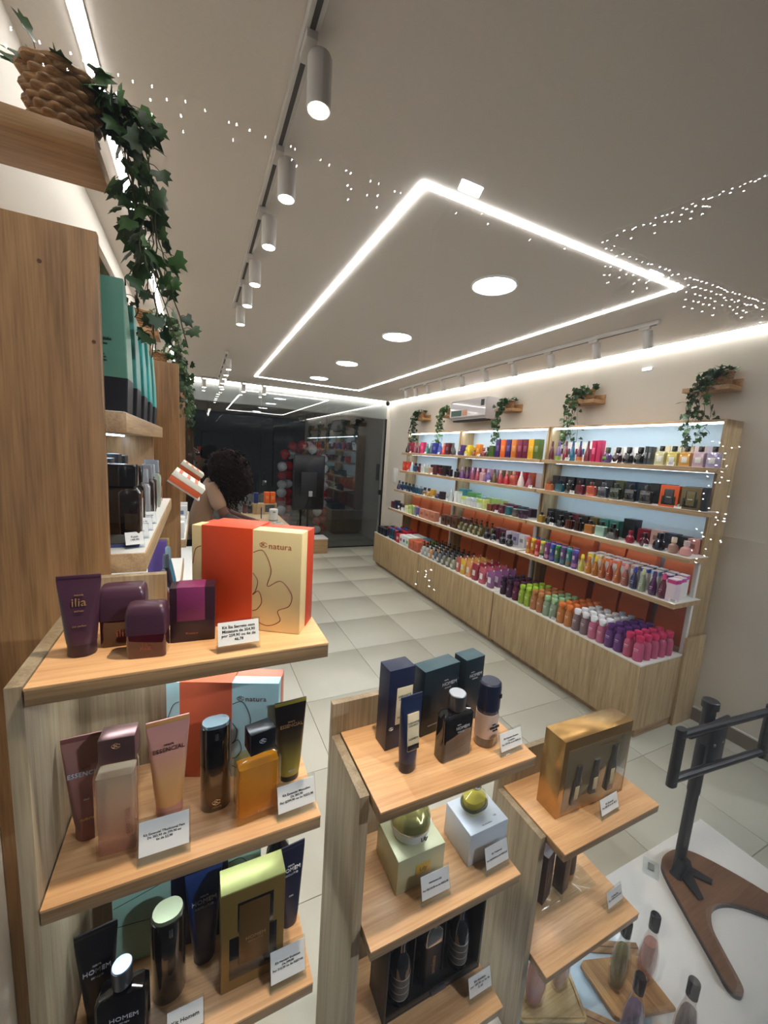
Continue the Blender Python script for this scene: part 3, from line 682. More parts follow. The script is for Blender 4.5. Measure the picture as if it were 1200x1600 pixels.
# --- nearest unit, fourth shelf
cans = [((214, 116, 60), (226, 80, 60), (232, 170, 60)), ((214, 150, 40), (236, 200, 40), (200, 80, 40)), ((208, 44, 56), (222, 60, 60), (240, 130, 120)), ((170, 160, 110), (232, 214, 60), (90, 110, 70)),
        ((150, 70, 130), (124, 60, 140), (210, 150, 170)), ((60, 84, 160), (48, 90, 190), (120, 100, 170)), ((80, 130, 70), (60, 160, 90), (60, 100, 130)), ((110, 74, 130), (90, 90, 150), (70, 130, 140)),
        ((60, 130, 130), (50, 150, 160), (150, 110, 80)), ((96, 60, 150), (90, 90, 190), (170, 110, 170))]
cw = ['orange spray can', 'amber spray can', 'red spray can', 'yellow-capped spray can', 'mauve spray can', 'blue spray can', 'green spray can', 'violet spray can', 'teal spray can', 'purple spray can']
place_row('nearest', 'fourth', 'front', 2.745, z4, [(y, 'can', .044, .044, .150, a, b, c, w) for y, (a, b, c), w in zip((2.615, 2.56, 2.507, 2.453, 2.40, 2.345, 2.29, 2.233, 2.176, 2.118), cans, cw)]
          + [(y, 'splash', .050, .05, h, a, b, None, w) for y, a, b, w, h in ((2.053, (196, 186, 70), (232, 216, 60), 'yellow splash bottle', .135), (1.993, (214, 130, 30), (240, 150, 40), 'orange splash bottle', .14),
             (1.935, (190, 110, 20), (240, 200, 40), 'amber splash bottle', .145), (1.876, (186, 92, 30), (226, 130, 60), 'copper splash bottle', .15), (1.818, (176, 60, 24), (234, 110, 80), 'red orange splash bottle', .15),
             (1.757, (196, 96, 34), (236, 110, 40), 'tangerine splash bottle', .155), (1.697, (170, 90, 70), (222, 150, 150), 'rosy splash bottle', .155), (1.636, (40, 40, 96), (60, 70, 180), 'navy splash bottle', .155),
             (1.577, (150, 160, 130), (200, 210, 150), 'grey green splash bottle', .155), (1.507, (92, 24, 92), (100, 40, 110), 'purple splash bottle', .16), (1.447, (110, 20, 56), (226, 70, 120), 'maroon splash bottle', .165))]
          + [(1.385, 'carton', .052, .06, .150, (236, 214, 226), None, (206, 60, 140), 'white and magenta carton')])
tops = [((236, 226, 90), 'yellow topped carton'), ((240, 206, 120), 'cream topped carton'), ((238, 130, 70), 'orange topped carton'), ((240, 140, 120), 'salmon topped carton'), ((236, 150, 160), 'pink topped carton'),
        ((206, 176, 140), 'beige topped carton'), ((60, 84, 190), 'blue topped carton'), ((140, 200, 226), 'sky topped carton'), ((110, 50, 150), 'purple topped carton'), ((206, 70, 170), 'magenta topped carton')]
place_row('nearest', 'fourth', 'middle', 2.83, z4, [(y, 'can', .044, .044, .150, a, b, c, w) for y, (a, b, c), w in zip((2.60, 2.54, 2.48, 2.42, 2.36, 2.30, 2.24, 2.18), [cans[i] for i in (5, 8, 6, 9, 5, 7, 8, 9)], ['blue spray can', 'teal spray can', 'green spray can', 'purple spray can', 'blue spray can', 'violet spray can', 'teal spray can', 'purple spray can'])]
          + [(y, 'carton', .050, .055, .150, (238, 234, 230), None, c, w) for y, (c, w) in zip(evenly(2.03, 1.40, 10), tops)], 'cartons and cans behind the splash bottles')
place_row('nearest', 'fourth', 'back', 2.925, z4, [(y, 'carton', .050, .055, .150, (238, 234, 230), None, c, w) for y, (c, w) in zip(evenly(2.03, 1.43, 10), tops)], 'cartons and cans behind the splash bottles')
# --- nearest unit, base cabinet: lotion bottles in columns
lot = [(2.687, (62, 26, 56), (44, 20, 44), 'dark plum lotion'), (2.607, (70, 28, 60), (50, 22, 46), 'dark plum lotion'), (2.529, (104, 26, 60), (84, 24, 54), 'burgundy lotion'),
       (2.455, (150, 176, 40), (158, 200, 40), 'lime lotion'), (2.384, (150, 176, 40), (158, 200, 40), 'lime lotion'), (2.315, (186, 116, 70), (196, 120, 60), 'tan lotion'), (2.248, (186, 116, 70), (196, 120, 60), 'tan lotion'),
       (2.180, (150, 170, 140), (150, 196, 140), 'sage lotion'), (2.112, (150, 170, 140), (150, 196, 140), 'sage lotion'), (2.039, (206, 126, 60), (240, 120, 40), 'orange lotion'), (1.967, (206, 126, 60), (240, 120, 40), 'orange lotion'),
       (1.898, (140, 112, 116), (238, 238, 242), 'mauve grey lotion'), (1.828, (140, 112, 116), (238, 238, 242), 'mauve grey lotion'), (1.761, (204, 106, 140), (240, 238, 242), 'white-capped pink lotion'), (1.694, (204, 106, 140), (240, 238, 242), 'white-capped pink lotion'),
       (1.630, (116, 60, 138), (90, 40, 120), 'purple lotion'), (1.564, (116, 60, 138), (90, 40, 120), 'purple lotion'), (1.497, (206, 84, 124), (226, 50, 100), 'hot pink lotion'), (1.432, (206, 84, 124), (226, 50, 100), 'hot pink lotion')]
for r, (X, nm) in enumerate(((2.568, 'front'), (2.640, 'second'), (2.712, 'third'), (2.784, 'fourth'), (2.856, 'fifth'))):
    its = []
    for i, (y, a, b, w) in enumerate(lot):
        if r == 4 and i not in (9, 10, 13, 14, 15, 16, 17, 18): continue
        if r >= 1 and i in (11, 12): b = (236, 238, 242)
        if r == 4 and i in (13, 14): b = (190, 214, 236)
        its.append((y-0.004*r, 'lotion', .059, .059, .165, a, b, None, w))
    place_row('nearest', 'base', nm, X, z0, its, 'lotion bottles on the nearest cabinet', small=(r > 0))
# --- middle unit
place_row('middle', 'top', 'front', 2.915, z1, [
    (4.040, 'round', .055, .05, .105, (70, 40, 96), (190, 180, 190), None, 'violet round bottle'), (3.975, 'carton', .05, .05, .125, (66, 40, 104), None, None, 'violet carton'),
    (3.905, 'round', .06, .05, .10, (206, 190, 40), (230, 214, 90), None, 'yellow round bottle'), (3.835, 'carton', .05, .05, .125, (232, 196, 30), (246, 222, 120), None, 'yellow carton'),
    (3.752, 'round', .075, .05, .10, (150, 84, 24), (226, 160, 40), None, 'amber round bottle'), (3.670, 'carton', .07, .05, .135, (222, 130, 30), (240, 180, 90), None, 'orange carton'),
    (3.590, 'round', .07, .05, .10, (150, 60, 60), (170, 80, 70), None, 'rosy round bottle'), (3.515, 'round', .06, .05, .105, (40, 60, 24), BK, None, 'green black round bottle'), (3.440, 'carton', .07, .05, .12, (66, 92, 34), None, None, 'green carton')]
    + [(y, 'carton', .066, .06, .185, c, lighter(c, .25), None, w) for y, c, w in ((3.335, (66, 36, 104), 'purple tall carton'), (3.255, (232, 106, 36), 'orange tall carton'), (3.175, (60, 34, 100), 'deep purple tall carton'),
       (3.095, (206, 120, 50), 'ochre tall carton'), (3.015, (132, 38, 66), 'wine tall carton'), (2.940, (110, 24, 54), 'dark wine tall carton'), (2.868, (238, 176, 28), 'golden tall carton'), (2.798, (86, 104, 40), 'olive tall carton'))])
place_row('middle', 'second', 'front', 2.895, z2, [(y, 'flask' if i % 5 else 'square', .068, .045, h, a, b, None, w) for i, (y, a, b, w, h) in enumerate((
    (4.03, (58, 48, 52), (40, 34, 36), 'dark bottle', .11), (3.93, (120, 60, 130), (200, 160, 190), 'violet slim bottle', .14), (3.83, (96, 40, 90), (110, 60, 40), 'plum slim bottle', .14), (3.73, (150, 60, 90), (220, 180, 190), 'rose slim bottle', .145),
    (3.635, (190, 70, 90), (230, 190, 190), 'pink slim bottle', .145), (3.54, (206, 150, 160), (220, 180, 180), 'pale pink square bottle', .14), (3.445, (110, 80, 160), (220, 214, 230), 'lavender slim bottle', .14), (3.35, (110, 84, 50), (60, 50, 30), 'bronze slim bottle', .145),
    (3.255, (180, 50, 60), (220, 180, 170), 'red slim bottle', .145), (3.16, (206, 40, 50), (222, 170, 160), 'bright red slim bottle', .145), (3.06, (200, 70, 50), (214, 150, 120), 'coral square bottle', .145), (2.955, (230, 210, 206), (240, 236, 236), 'blush slim bottle', .15),
    (2.845, (150, 40, 66), (120, 30, 50), 'wine slim bottle', .12)))])
place_row('middle', 'second', 'back', 3.045, z2, [(y, 'carton', .075, .07, .14, c, None, None, w) for y, c, w in zip(evenly(4.00, 2.84, 12), ((60, 54, 56), (150, 90, 150), (90, 40, 86), (186, 80, 110), (206, 150, 170), (200, 180, 196), (130, 96, 70), (150, 120, 80), (190, 30, 60), (196, 40, 60), (206, 96, 60), (224, 206, 206)),
    ('dark carton', 'lilac carton', 'plum carton', 'rose carton', 'pink carton', 'pale carton', 'tan carton', 'bronze carton', 'red carton', 'red carton', 'coral carton', 'blush carton'))])
place_row('middle', 'third', 'front', 2.835, z3, [
    (4.03, 'flask', .07, .045, .155, (190, 196, 196), (226, 226, 226), None, 'clear slim bottle'), (3.925, 'can', .05, .05, .14, (236, 238, 234), (224, 232, 226), None, 'white can bottle'), (3.845, 'can', .05, .05, .145, (232, 236, 230), (214, 226, 206), None, 'pale can bottle'),
    (3.760, 'jar', .078, .05, .10, (232, 236, 226), (200, 216, 120), None, 'white green-capped jar'), (3.665, 'jar', .078, .05, .10, (232, 234, 228), (196, 210, 200), None, 'white grey-capped jar'), (3.57, 'jar', .078, .05, .105, (226, 228, 234), (190, 196, 220), None, 'white blue-capped jar'),
    (3.475, 'jar', .078, .05, .105, (230, 236, 220), (190, 214, 110), None, 'white lime-capped jar'), (3.375, 'jar', .08, .05, .11, (214, 222, 140), (206, 214, 100), None, 'lime jar'), (3.285, 'carton', .07, .05, .07, (120, 62, 34), None, None, 'brown carton'),
    (3.195, 'jar', .078, .05, .085, (126, 26, 56), (116, 24, 50), None, 'wine jar'), (3.105, 'jar', .078, .05, .085, (116, 30, 60), (104, 26, 54), None, 'dark wine jar'), (3.01, 'jar', .082, .05, .085, (30, 110, 120), (28, 100, 112), None, 'teal jar'),
    (2.915, 'jar', .075, .05, .075, (110, 96, 92), (90, 80, 78), None, 'taupe jar'), (2.815, 'jar', .095, .05, .08, (72, 40, 66), (60, 34, 56), None, 'plum jar')])
place_row('middle', 'third', 'back', 3.00, z3, [(y, 'carton', .08, .08, h, c, None, None, w) for y, h, c, w in ((4.02, .16, (70, 150, 168), 'blue green carton'), (3.93, .16, (60, 146, 160), 'blue green carton'), (3.84, .14, (120, 180, 120), 'green carton'), (3.75, .14, (110, 176, 110), 'green carton'),
    (3.66, .12, (130, 186, 120), 'pale green carton'), (3.57, .115, (160, 180, 210), 'pale blue carton'), (3.48, .115, (170, 200, 110), 'lime carton'), (3.39, .115, (176, 206, 120), 'lime carton'), (3.29, .11, (186, 206, 130), 'lime carton'), (3.19, .09, (110, 26, 54), 'wine carton'), (3.09, .088, (100, 26, 54), 'wine carton'),
    (2.99, .085, (40, 70, 84), 'slate carton'), (2.88, .08, (70, 44, 66), 'plum carton'))])
place_row('middle', 'fourth', 'front', 2.77, z4, [(y, 'carton', .095, .06, .125, (84, 52, 34), (34, 22, 18), None, 'dark brown gift carton') for y in (4.02, 3.905, 3.79)]
    + [(y, 'pump', .062, .06, .15, (92, 82, 34), (24, 22, 22), (150, 146, 120), 'olive pump bottle') for y in (3.69, 3.60, 3.51, 3.42, 3.33)]
    + [(y, 'round', .074, .06, .115, (34, 22, 26), (26, 20, 22), None, 'dark oval bottle') for y in (3.225, 3.125)] + [(y, 'round', .074, .06, .115, (28, 22, 30), (22, 20, 24), None, 'black oval bottle') for y in (2.985, 2.885)])
place_row('middle', 'fourth', 'back', 2.90, z4, [(y, 'carton', .095, .07, .115, (120, 76, 56), None, None, 'brown carton') for y in (4.0, 3.88, 3.76)] + [(y, 'pump', .062, .06, .15, (92, 82, 34), (24, 22, 22), None, 'olive pump bottle') for y in (3.66, 3.57, 3.48, 3.39, 3.30)]
    + [(y, 'carton', .075, .07, .12, c, d, None, w) for y, c, d, w in ((3.20, (96, 40, 60), (60, 30, 40), 'wine carton'), (3.11, (100, 44, 66), (60, 30, 40), 'wine carton'), (3.01, (214, 206, 220), (120, 90, 150), 'lilac carton'), (2.92, (196, 190, 214), (110, 90, 150), 'lilac carton'), (2.83, (232, 230, 234), (150, 150, 160), 'white carton'))])
pch = [(3.395, (206, 96, 84), (240, 226, 220), 'coral refill pouch'), (3.312, (236, 184, 60), (246, 230, 190), 'yellow refill pouch'), (3.212, (236, 150, 96), (246, 226, 206), 'peach refill pouch'), (3.110, (170, 40, 66), (240, 226, 226), 'wine refill pouch'), (2.995, (206, 90, 110), (246, 230, 232), 'rose refill pouch'), (2.870, (150, 90, 150), (240, 232, 240), 'violet refill pouch')]
pmp = [(4.135, (170, 176, 174), 'clear pump bottle'), (4.050, (176, 176, 170), 'clear pump bottle'), (3.960, (190, 130, 70), 'amber pump bottle'), (3.865, (92, 94, 104), 'grey pump bottle'), (3.770, (98, 100, 106), 'grey pump bottle'), (3.675, (120, 120, 110), 'smoky pump bottle'), (3.580, (128, 124, 100), 'olive grey pump bottle'), (3.487, (150, 150, 120), 'pale olive pump bottle')]
for r, (X, nm) in enumerate(((2.572, 'front'), (2.66, 'second'), (2.75, 'third'), (2.84, 'fourth'))):
    its = [(y, 'pump', .072, .07, .17, c, (20, 20, 22), (214, 212, 204) if r == 0 else None, w) for y, c, w in pmp]
    if r < 4: its += [(y, 'pouch', .095, .055, .165, c, lb, (240, 236, 240), w) for y, c, lb, w in pch]
    place_row('middle', 'base', nm, X, z0, its, 'pump bottles and refill pouches on the middle cabinet', small=True)
# --- farthest unit
place_row('farthest', 'top', 'front', 2.93, z1, [(y, 'carton' if i % 3 == 1 else 'flask', .085, .05, h, c, lighter(c, .3), None, w) for i, (y, h, c, w) in enumerate((
    (5.40, .15, (30, 26, 28), 'black bottle'), (5.29, .155, (130, 24, 44), 'dark red carton'), (5.18, .15, (120, 30, 44), 'garnet bottle'), (5.07, .15, (96, 26, 40), 'maroon bottle'), (4.95, .16, (196, 40, 96), 'magenta carton'), (4.84, .14, (34, 110, 104), 'teal bottle'),
    (4.73, .15, (30, 60, 84), 'dark teal bottle'), (4.62, .15, (36, 46, 130), 'blue carton'), (4.51, .15, (40, 60, 160), 'bright blue bottle'), (4.41, .15, (206, 50, 40), 'red bottle'), (4.31, .15, (80, 20, 30), 'dark wine carton'), (4.21, .15, (40, 26, 36), 'black bottle')))], small=True)
place_row('farthest', 'second', 'front', 2.90, z2, [(y, k, .085, .05, h, c, c2, None, w) for y, k, h, c, c2, w in (
    (5.40, 'carton', .14, (206, 70, 50), (236, 120, 90), 'coral red carton'), (5.29, 'carton', .14, (206, 60, 46), (236, 120, 90), 'red carton'), (5.18, 'flask', .14, (170, 190, 214), (210, 220, 230), 'pale blue bottle'), (5.07, 'square', .13, (50, 90, 120), (40, 50, 70), 'steel blue bottle'), (4.96, 'square', .13, (110, 40, 56), (60, 30, 40), 'wine bottle'),
    (4.85, 'square', .13, (206, 214, 206), (220, 226, 220), 'clear pale bottle'), (4.74, 'square', .13, (190, 196, 180), (226, 226, 220), 'clear sage bottle'), (4.63, 'square', .13, (206, 160, 130), (60, 50, 50), 'peach bottle'), (4.52, 'carton', .135, (70, 30, 36), None, 'dark brown carton'), (4.41, 'square', .135, (110, 26, 40), (60, 20, 30), 'ruby bottle'),
    (4.30, 'carton', .135, (40, 26, 28), None, 'black carton'), (4.20, 'square', .135, (46, 30, 34), (30, 26, 28), 'black bottle'))], small=True)
place_row('farthest', 'third', 'front', 2.83, z3, [(y, k, .08, .05, h, c, c2, None, w) for y, k, h, c, c2, w in (
    (5.42, 'flask', .14, (24, 34, 84), (24, 30, 70), 'navy bottle'), (5.31, 'square', .13, (30, 60, 100), (24, 40, 60), 'blue bottle'), (5.20, 'square', .13, (30, 66, 100), (24, 40, 60), 'blue bottle'), (5.09, 'square', .125, (24, 50, 84), (20, 34, 50), 'dark blue bottle'), (4.98, 'square', .125, (34, 70, 96), (20, 34, 50), 'petrol bottle'),
    (4.87, 'square', .12, (40, 84, 110), (150, 170, 180), 'steel bottle'), (4.76, 'square', .12, (46, 90, 120), (160, 176, 184), 'pale steel bottle'), (4.65, 'round', .11, (130, 90, 50), (60, 50, 40), 'bronze bottle'), (4.54, 'round', .11, (190, 140, 60), (70, 56, 40), 'honey bottle'), (4.43, 'carton', .10, (200, 150, 50), None, 'mustard carton'),
    (4.32, 'round', .09, (60, 50, 96), (206, 200, 220), 'violet bottle'), (4.21, 'carton', .10, (40, 24, 30), None, 'black carton'))], small=True)
place_row('farthest', 'fourth', 'front', 2.76, z4, [(y, k, .088, .06, h, c, c2, None, w) for y, k, h, c, c2, w in (
    (5.42, 'carton', .10, (90, 30, 34), None, 'maroon carton'), (5.31, 'carton', .13, (40, 40, 70), None, 'navy carton'), (5.20, 'carton', .10, (30, 30, 40), (236, 236, 236), 'black carton'), (5.09, 'jar', .10, (236, 234, 230), (40, 30, 40), 'white dark-capped jar'), (4.98, 'jar', .10, (226, 230, 190), (214, 222, 170), 'cream jar'),
    (4.87, 'jar', .125, (200, 214, 120), (170, 206, 90), 'lime jar'), (4.76, 'can', .125, (150, 166, 130), (180, 196, 150), 'sage can'), (4.65, 'can', .125, (100, 90, 160), (110, 100, 170), 'violet can'))]
    + [(4.52, 'carton', .12, .07, .12, (196, 134, 106), (160, 90, 70), None, 'terracotta carton'), (4.385, 'carton', .12, .07, .12, (190, 128, 100), (160, 90, 70), None, 'terracotta carton'), (4.25, 'carton', .12, .07, .12, (186, 122, 96), (160, 90, 70), None, 'terracotta carton')], small=True)
for r, (X, nm) in enumerate(((2.575, 'front'), (2.68, 'second'), (2.79, 'third'))):
    its = [(5.44, 'carton', .085, .08, .105, (24, 28, 36), None, None, 'black carton'), (5.34, 'carton', .085, .08, .105, (28, 34, 44), None, None, 'navy black carton'), (5.24, 'carton', .085, .08, .105, (26, 30, 40), None, None, 'black carton')]
    its += [(y, 'can', .058, .058, .155, c, cc, c3, w) for y, c, cc, c3, w in ((5.15, (40, 34, 60), (206, 50, 50), (30, 60, 110), 'red-capped tube can'), (5.07, (30, 50, 70), (60, 90, 190), (40, 110, 110), 'blue-capped tube can'), (4.99, (34, 60, 80), (60, 100, 200), (30, 90, 130), 'blue-capped tube can'), (4.91, (110, 40, 60), (200, 60, 60), (90, 30, 60), 'red-capped tube can'))]
    its += [(4.80, 'carton', .10, .08, .15 if r else .125, (186, 30, 54), (240, 200, 206), None, 'red floral carton'), (4.70, 'carton', .08, .08, .13, (236, 236, 236), (200, 60, 70), None, 'white red-striped carton'), (4.61, 'carton', .08, .08, .13, (232, 236, 240), (60, 90, 160), None, 'white blue-striped carton'), (4.52, 'carton', .08, .08, .13, (232, 240, 230), (90, 170, 90), None, 'white green-striped carton')]
    its += [(4.41, 'carton', .115, .095, .125, (204, 112, 84), (184, 90, 66), None, 'salmon carton'), (4.275, 'carton', .115, .095, .125, (200, 106, 80), (184, 90, 66), None, 'salmon carton')] if r < 2 else [(4.40, 'carton', .115, .095, .13, (90, 150, 190), None, None, 'blue carton'), (4.27, 'carton', .115, .095, .12, (120, 160, 60), None, None, 'green carton')]
    place_row('farthest', 'base', nm, X, z0, its, 'packs on the farthest cabinet', small=True)
# --- orange carrier bags leaning along the back
OR = (216, 108, 60)
for unit, ys in (('nearest', evenly(2.57, 1.53, 5)), ('middle', evenly(3.96, 2.95, 5)), ('farthest', evenly(5.30, 4.40, 4))):
    for shelf, z in (('fourth', z4), ('base', z0)):
        if unit == 'farthest' and shelf == 'fourth': pass
        for i, y in enumerate(ys):
            hh = .235 if shelf == 'fourth' else .29
            where = 'fourth shelf' if shelf == 'fourth' else 'base cabinet'
            t = product('bag', f'orange paper bag standing behind goods, {ORD[i]} from left on {where}, {unit} right unit', (3.115, y+(.02 if i % 2 else 0), z), RZ, .225, .09, hh, OR, (226, 150, 110), None, 'orange bags behind the goods')
            if unit == 'nearest':
                lettering(t, 'natura', .034, mc((240, 206, 180)), (.03, -.040, hh*.28), (PI/2-.03, 0, 0))
# --- small price cards along the shelf edges
for unit, shelf, X, z, ys in (('nearest', 'top', 2.874, z1, (2.43, 2.0, 1.60)), ('nearest', 'second', 2.862, z2, (2.33, 1.505)), ('nearest', 'third', 2.792, z3, (2.44, 1.62)), ('nearest', 'fourth', 2.706, z4, (2.43, 1.36)), ('nearest', 'base', 2.532, z0, (2.075,)),
                              ('middle', 'top', 2.874, z1, (3.87, 3.63)), ('middle', 'second', 2.862, z2, (3.40, 2.80)), ('middle', 'third', 2.79, z3, (3.97, 3.15)), ('middle', 'fourth', 2.706, z4, (3.85, 3.46, 3.055)), ('middle', 'base', 2.532, z0, (3.82,)),
                              ('farthest', 'top', 2.874, z1, (5.23, 4.80, 4.46)), ('farthest', 'second', 2.862, z2, (5.24, 4.57)), ('farthest', 'third', 2.79, z3, (5.15, 4.60, 4.37)), ('farthest', 'fourth', 2.706, z4, (5.14, 4.59)), ('farthest', 'base', 2.532, z0, (5.10,))):
    for i, y in enumerate(ys):
        wh = f'{shelf} shelf' if shelf != 'base' else 'base cabinet'
        small_tag(f'small white price card, {ORD[i]} from left on {wh} edge, {unit} right unit', (X, y, z), RZ, 'small price cards on right units')
# ---------------------------------------------------------------- goods on the three window display stands
def grad(key, cols, z0, z1, rough=0.3, trans=0.0, metal=0.0, coat=0.0, alpha=1.0):
    """surface printed with a colour gradient along its own height"""
    if key in MATS: return MATS[key]
    m = M(key, cols[0], rough, metal=metal, trans=trans, coat=coat, alpha=alpha); nt = m.node_tree; b = nt.nodes['Principled BSDF']
    for l in list(b.inputs['Base Color'].links): nt.links.remove(l)
    tc = nt.nodes.new('ShaderNodeTexCoord'); sp = nt.nodes.new('ShaderNodeSeparateXYZ'); mr = nt.nodes.new('ShaderNodeMapRange'); cr = nt.nodes.new('ShaderNodeValToRGB')
    mr.inputs[1].default_value = z0; mr.inputs[2].default_value = z1
    nt.links.new(tc.outputs['Object'], sp.inputs[0]); nt.links.new(sp.outputs[2], mr.inputs[0]); nt.links.new(mr.outputs[0], cr.inputs[0])
    e = cr.color_ramp.elements
    while len(e) < len(cols): e.new(0.5)
    for i, c in enumerate(cols):
        e[i].position = i/(len(cols)-1); e[i].color = lin(c)
    nt.links.new(cr.outputs[0], b.inputs['Base Color'])
    return m
ACRYL = thin_glass('clear_acrylic', (246, 249, 250), 1.35)
GOLD_INK = M('gold_ink', (206, 160, 110), 0.35, metal=0.6)
SILVER_INK = M('silver_ink', (190, 194, 204), 0.35)
LOGO_RED = M('logo_red', (176, 66, 40), 0.5)

def arc_path(pts, n=10):
    """smooth closed-form path through control points (Catmull-Rom) in a local x,z plane"""
    out = []; P = [Vector((p[0], 0, p[1])) for p in pts]
    for i in range(len(P)-1):
        a, b, c, d = P[max(i-1, 0)], P[i], P[i+1], P[min(i+2, len(P)-1)]
        for k in range(n):
            t = k/n
            out.append(0.5*((2*b)+(c-a)*t+(2*a-5*b+4*c-d)*t*t+(3*b-a-3*c+d)*t**3))
    out.append(P[-1]); return out

def line_art(parent, paths, y, mat, r=.0006, name='printed_line'):
    for p in paths:
        pts = [Vector((q.x, y, q.z)) for q in arc_path(p)]
        o = obj(name, MB().tube(pts, r, 4).mesh('printed_line'), mat, parent)

def flower_mark(parent, x, z, s, y, mat):
    m = MB()
    for a, b in ((-1, 0.35), (-.25, 1.0), (.6, .5)):
        cx, cz = x+a*s*.5, z+b*s*.35
        m.tube([Vector((cx+s*.38*math.cos(t*PI/6+.2), y, cz+s*.34*math.sin(t*PI/6+.2))) for t in range(11)], s*.055, 4)
    m.tube([Vector((x-s*.8+s*1.5*t/8, y, z-s*.15-s*.35*math.sin(PI*t/8))) for t in range(9)], s*.055, 4)
    return obj('logo_mark', m.mesh('logo_mark'), mat, parent)

def logo(parent, x, z, size, y, mat):
    lettering(parent, 'natura', size, mat, (x+size*1.75, y, z), extrude=.00012, spacing=1.05, bold=0)
    flower_mark(parent, x-size*.15, z+size*.05, size*.55, y, mat)

def price_stand(label, loc, rotz, w, h, lines, group='acrylic price holders in the window', ts=None):
    t = thing('price_holder', label, 'price tag', loc, rotz, group)
    lean = -0.30
    fr = obj('holder', cached(('holder', w, h), lambda: MB().box(-w/2, w/2, -.0012, .0012, 0, h).mesh('holder', 0)), ACRYL, t, (0, 0, .001), (lean, 0, 0))
    obj('foot', cached(('hfoot', w), lambda: MB().box(-w/2, w/2, -.002, .020, 0, .0014).mesh('foot', 0)), ACRYL, t)
    cd = obj('card', bevbox(w*.94, .0006, h*.74, 0), PAPER, fr, (0, -.0017, h*.20))
    n = len(lines); ts = ts or min(h*.17, w*.94/(max(len(l) for l in lines)*.50))
    lettering(cd, '\n'.join(lines), ts, INK, (0, -.0006, h*.37), extrude=.00008, bold=ts*.018, line=1.05)
    return t

def gift_box(label, loc, rotz, w, d, h, c, band, back, bf, art=True, ink=(120, 50, 34), logo_at=None, lm=None):
    t = thing('gift_box', label, 'gift box', loc, rotz)
    df = d*.45
    obj('lid', bevbox(w, df, h, .0014), mc(c), t, (0, -d/2+df/2, 0))
    obj('tray', bevbox(w+.0008, d-df-.0004, h-.002, .001), mc(back), t, (0, -d/2+df+(d-df)/2+.0002, 0))
    bx0, bx1 = -w/2+w*bf[0], -w/2+w*bf[1]
    obj('sleeve_band', bevbox(bx1-bx0, d+.002, h+.0012, .0006), mc(band), t, ((bx0+bx1)/2, 0, 0))
    y = -d/2-.0002; I = M(f'line_ink_{ink[0]}', ink, .5)
    if art:
        r0 = bx1
        line_art(t, [[(r0+.001, h*.78), (r0+w*.10, h*.80), (r0+w*.17, h*.62), (r0+w*.14, h*.46), (r0+w*.26, h*.52), (r0+w*.36, h*.40), (r0+w*.34, h*.28), (r0+w*.24, h*.22), (r0+w*.26, h*.12), (r0+w*.14, h*.06), (r0+.001, h*.12)],
                     [(r0+.001, h*.36), (r0+w*.06, h*.40), (r0+w*.09, h*.30), (r0+w*.05, h*.22), (r0+.001, h*.20)], [(r0+.001, h*.58), (r0+w*.05, h*.50), (r0+w*.03, h*.40), (r0+.001, h*.37)]], y, I)
        line_art(t, [[(bx0-.001, h*.80), (bx0-w*.06, h*.76), (-w/2+.002, h*.62)], [(bx0-.001, h*.30), (bx0-w*.05, h*.40), (-w/2+.002, h*.42)]], y, I)
    if logo_at: logo(t, logo_at[0], logo_at[1], logo_at[2], y-.0002, lm or LOGO_RED)
    return t

def squeeze_tube(label, loc, rotz, w, d, h, body, cap, cap_h=.016, top_w=None, texts=(), group=None, lean=0):
    t = thing('cosmetic_tube', label, 'tube', loc, rotz, group)
    a = w/2; tw = (top_w or w*1.25)/2
    obj('cap', lofted('tube_cap', [(0, a*.94, d/2*.94, d/2*.94), (.001, a*.97, d/2*.97, d/2*.97), (cap_h, a*.97, d/2*.97, d/2*.97)], 5), cap, t)
    secs = [(cap_h, a, d/2, d/2)]
    for k in range(1, 7):
        f = k/7; secs.append((cap_h+(h*.93-cap_h)*f, a+(tw-a)*f, d/2*(1-f)**.75*.98+.0016, (d/2)*(1-f)**.75*.9+.001))
    secs += [(h*.93, tw, .0014, .0012), (h, tw, .0011, .0009)]
    b = obj('body', lofted('tube_body', secs, 5), body, t)
    obj('crimp', bevbox(tw*2*.995, .0030, h*.045, .0006), body, t, (0, 0, h*.953))
    for body_t, size, z, mat in texts:
        f = max(0, min(1, (z-cap_h)/(h*.93-cap_h)))
        lettering(t, body_t, size, mat, (0, -(d/2*(1-f)**.75*.98+.0016)-.0012, z), (PI/2-.10, 0, 0), extrude=.0006)
    return t

WORDS = []
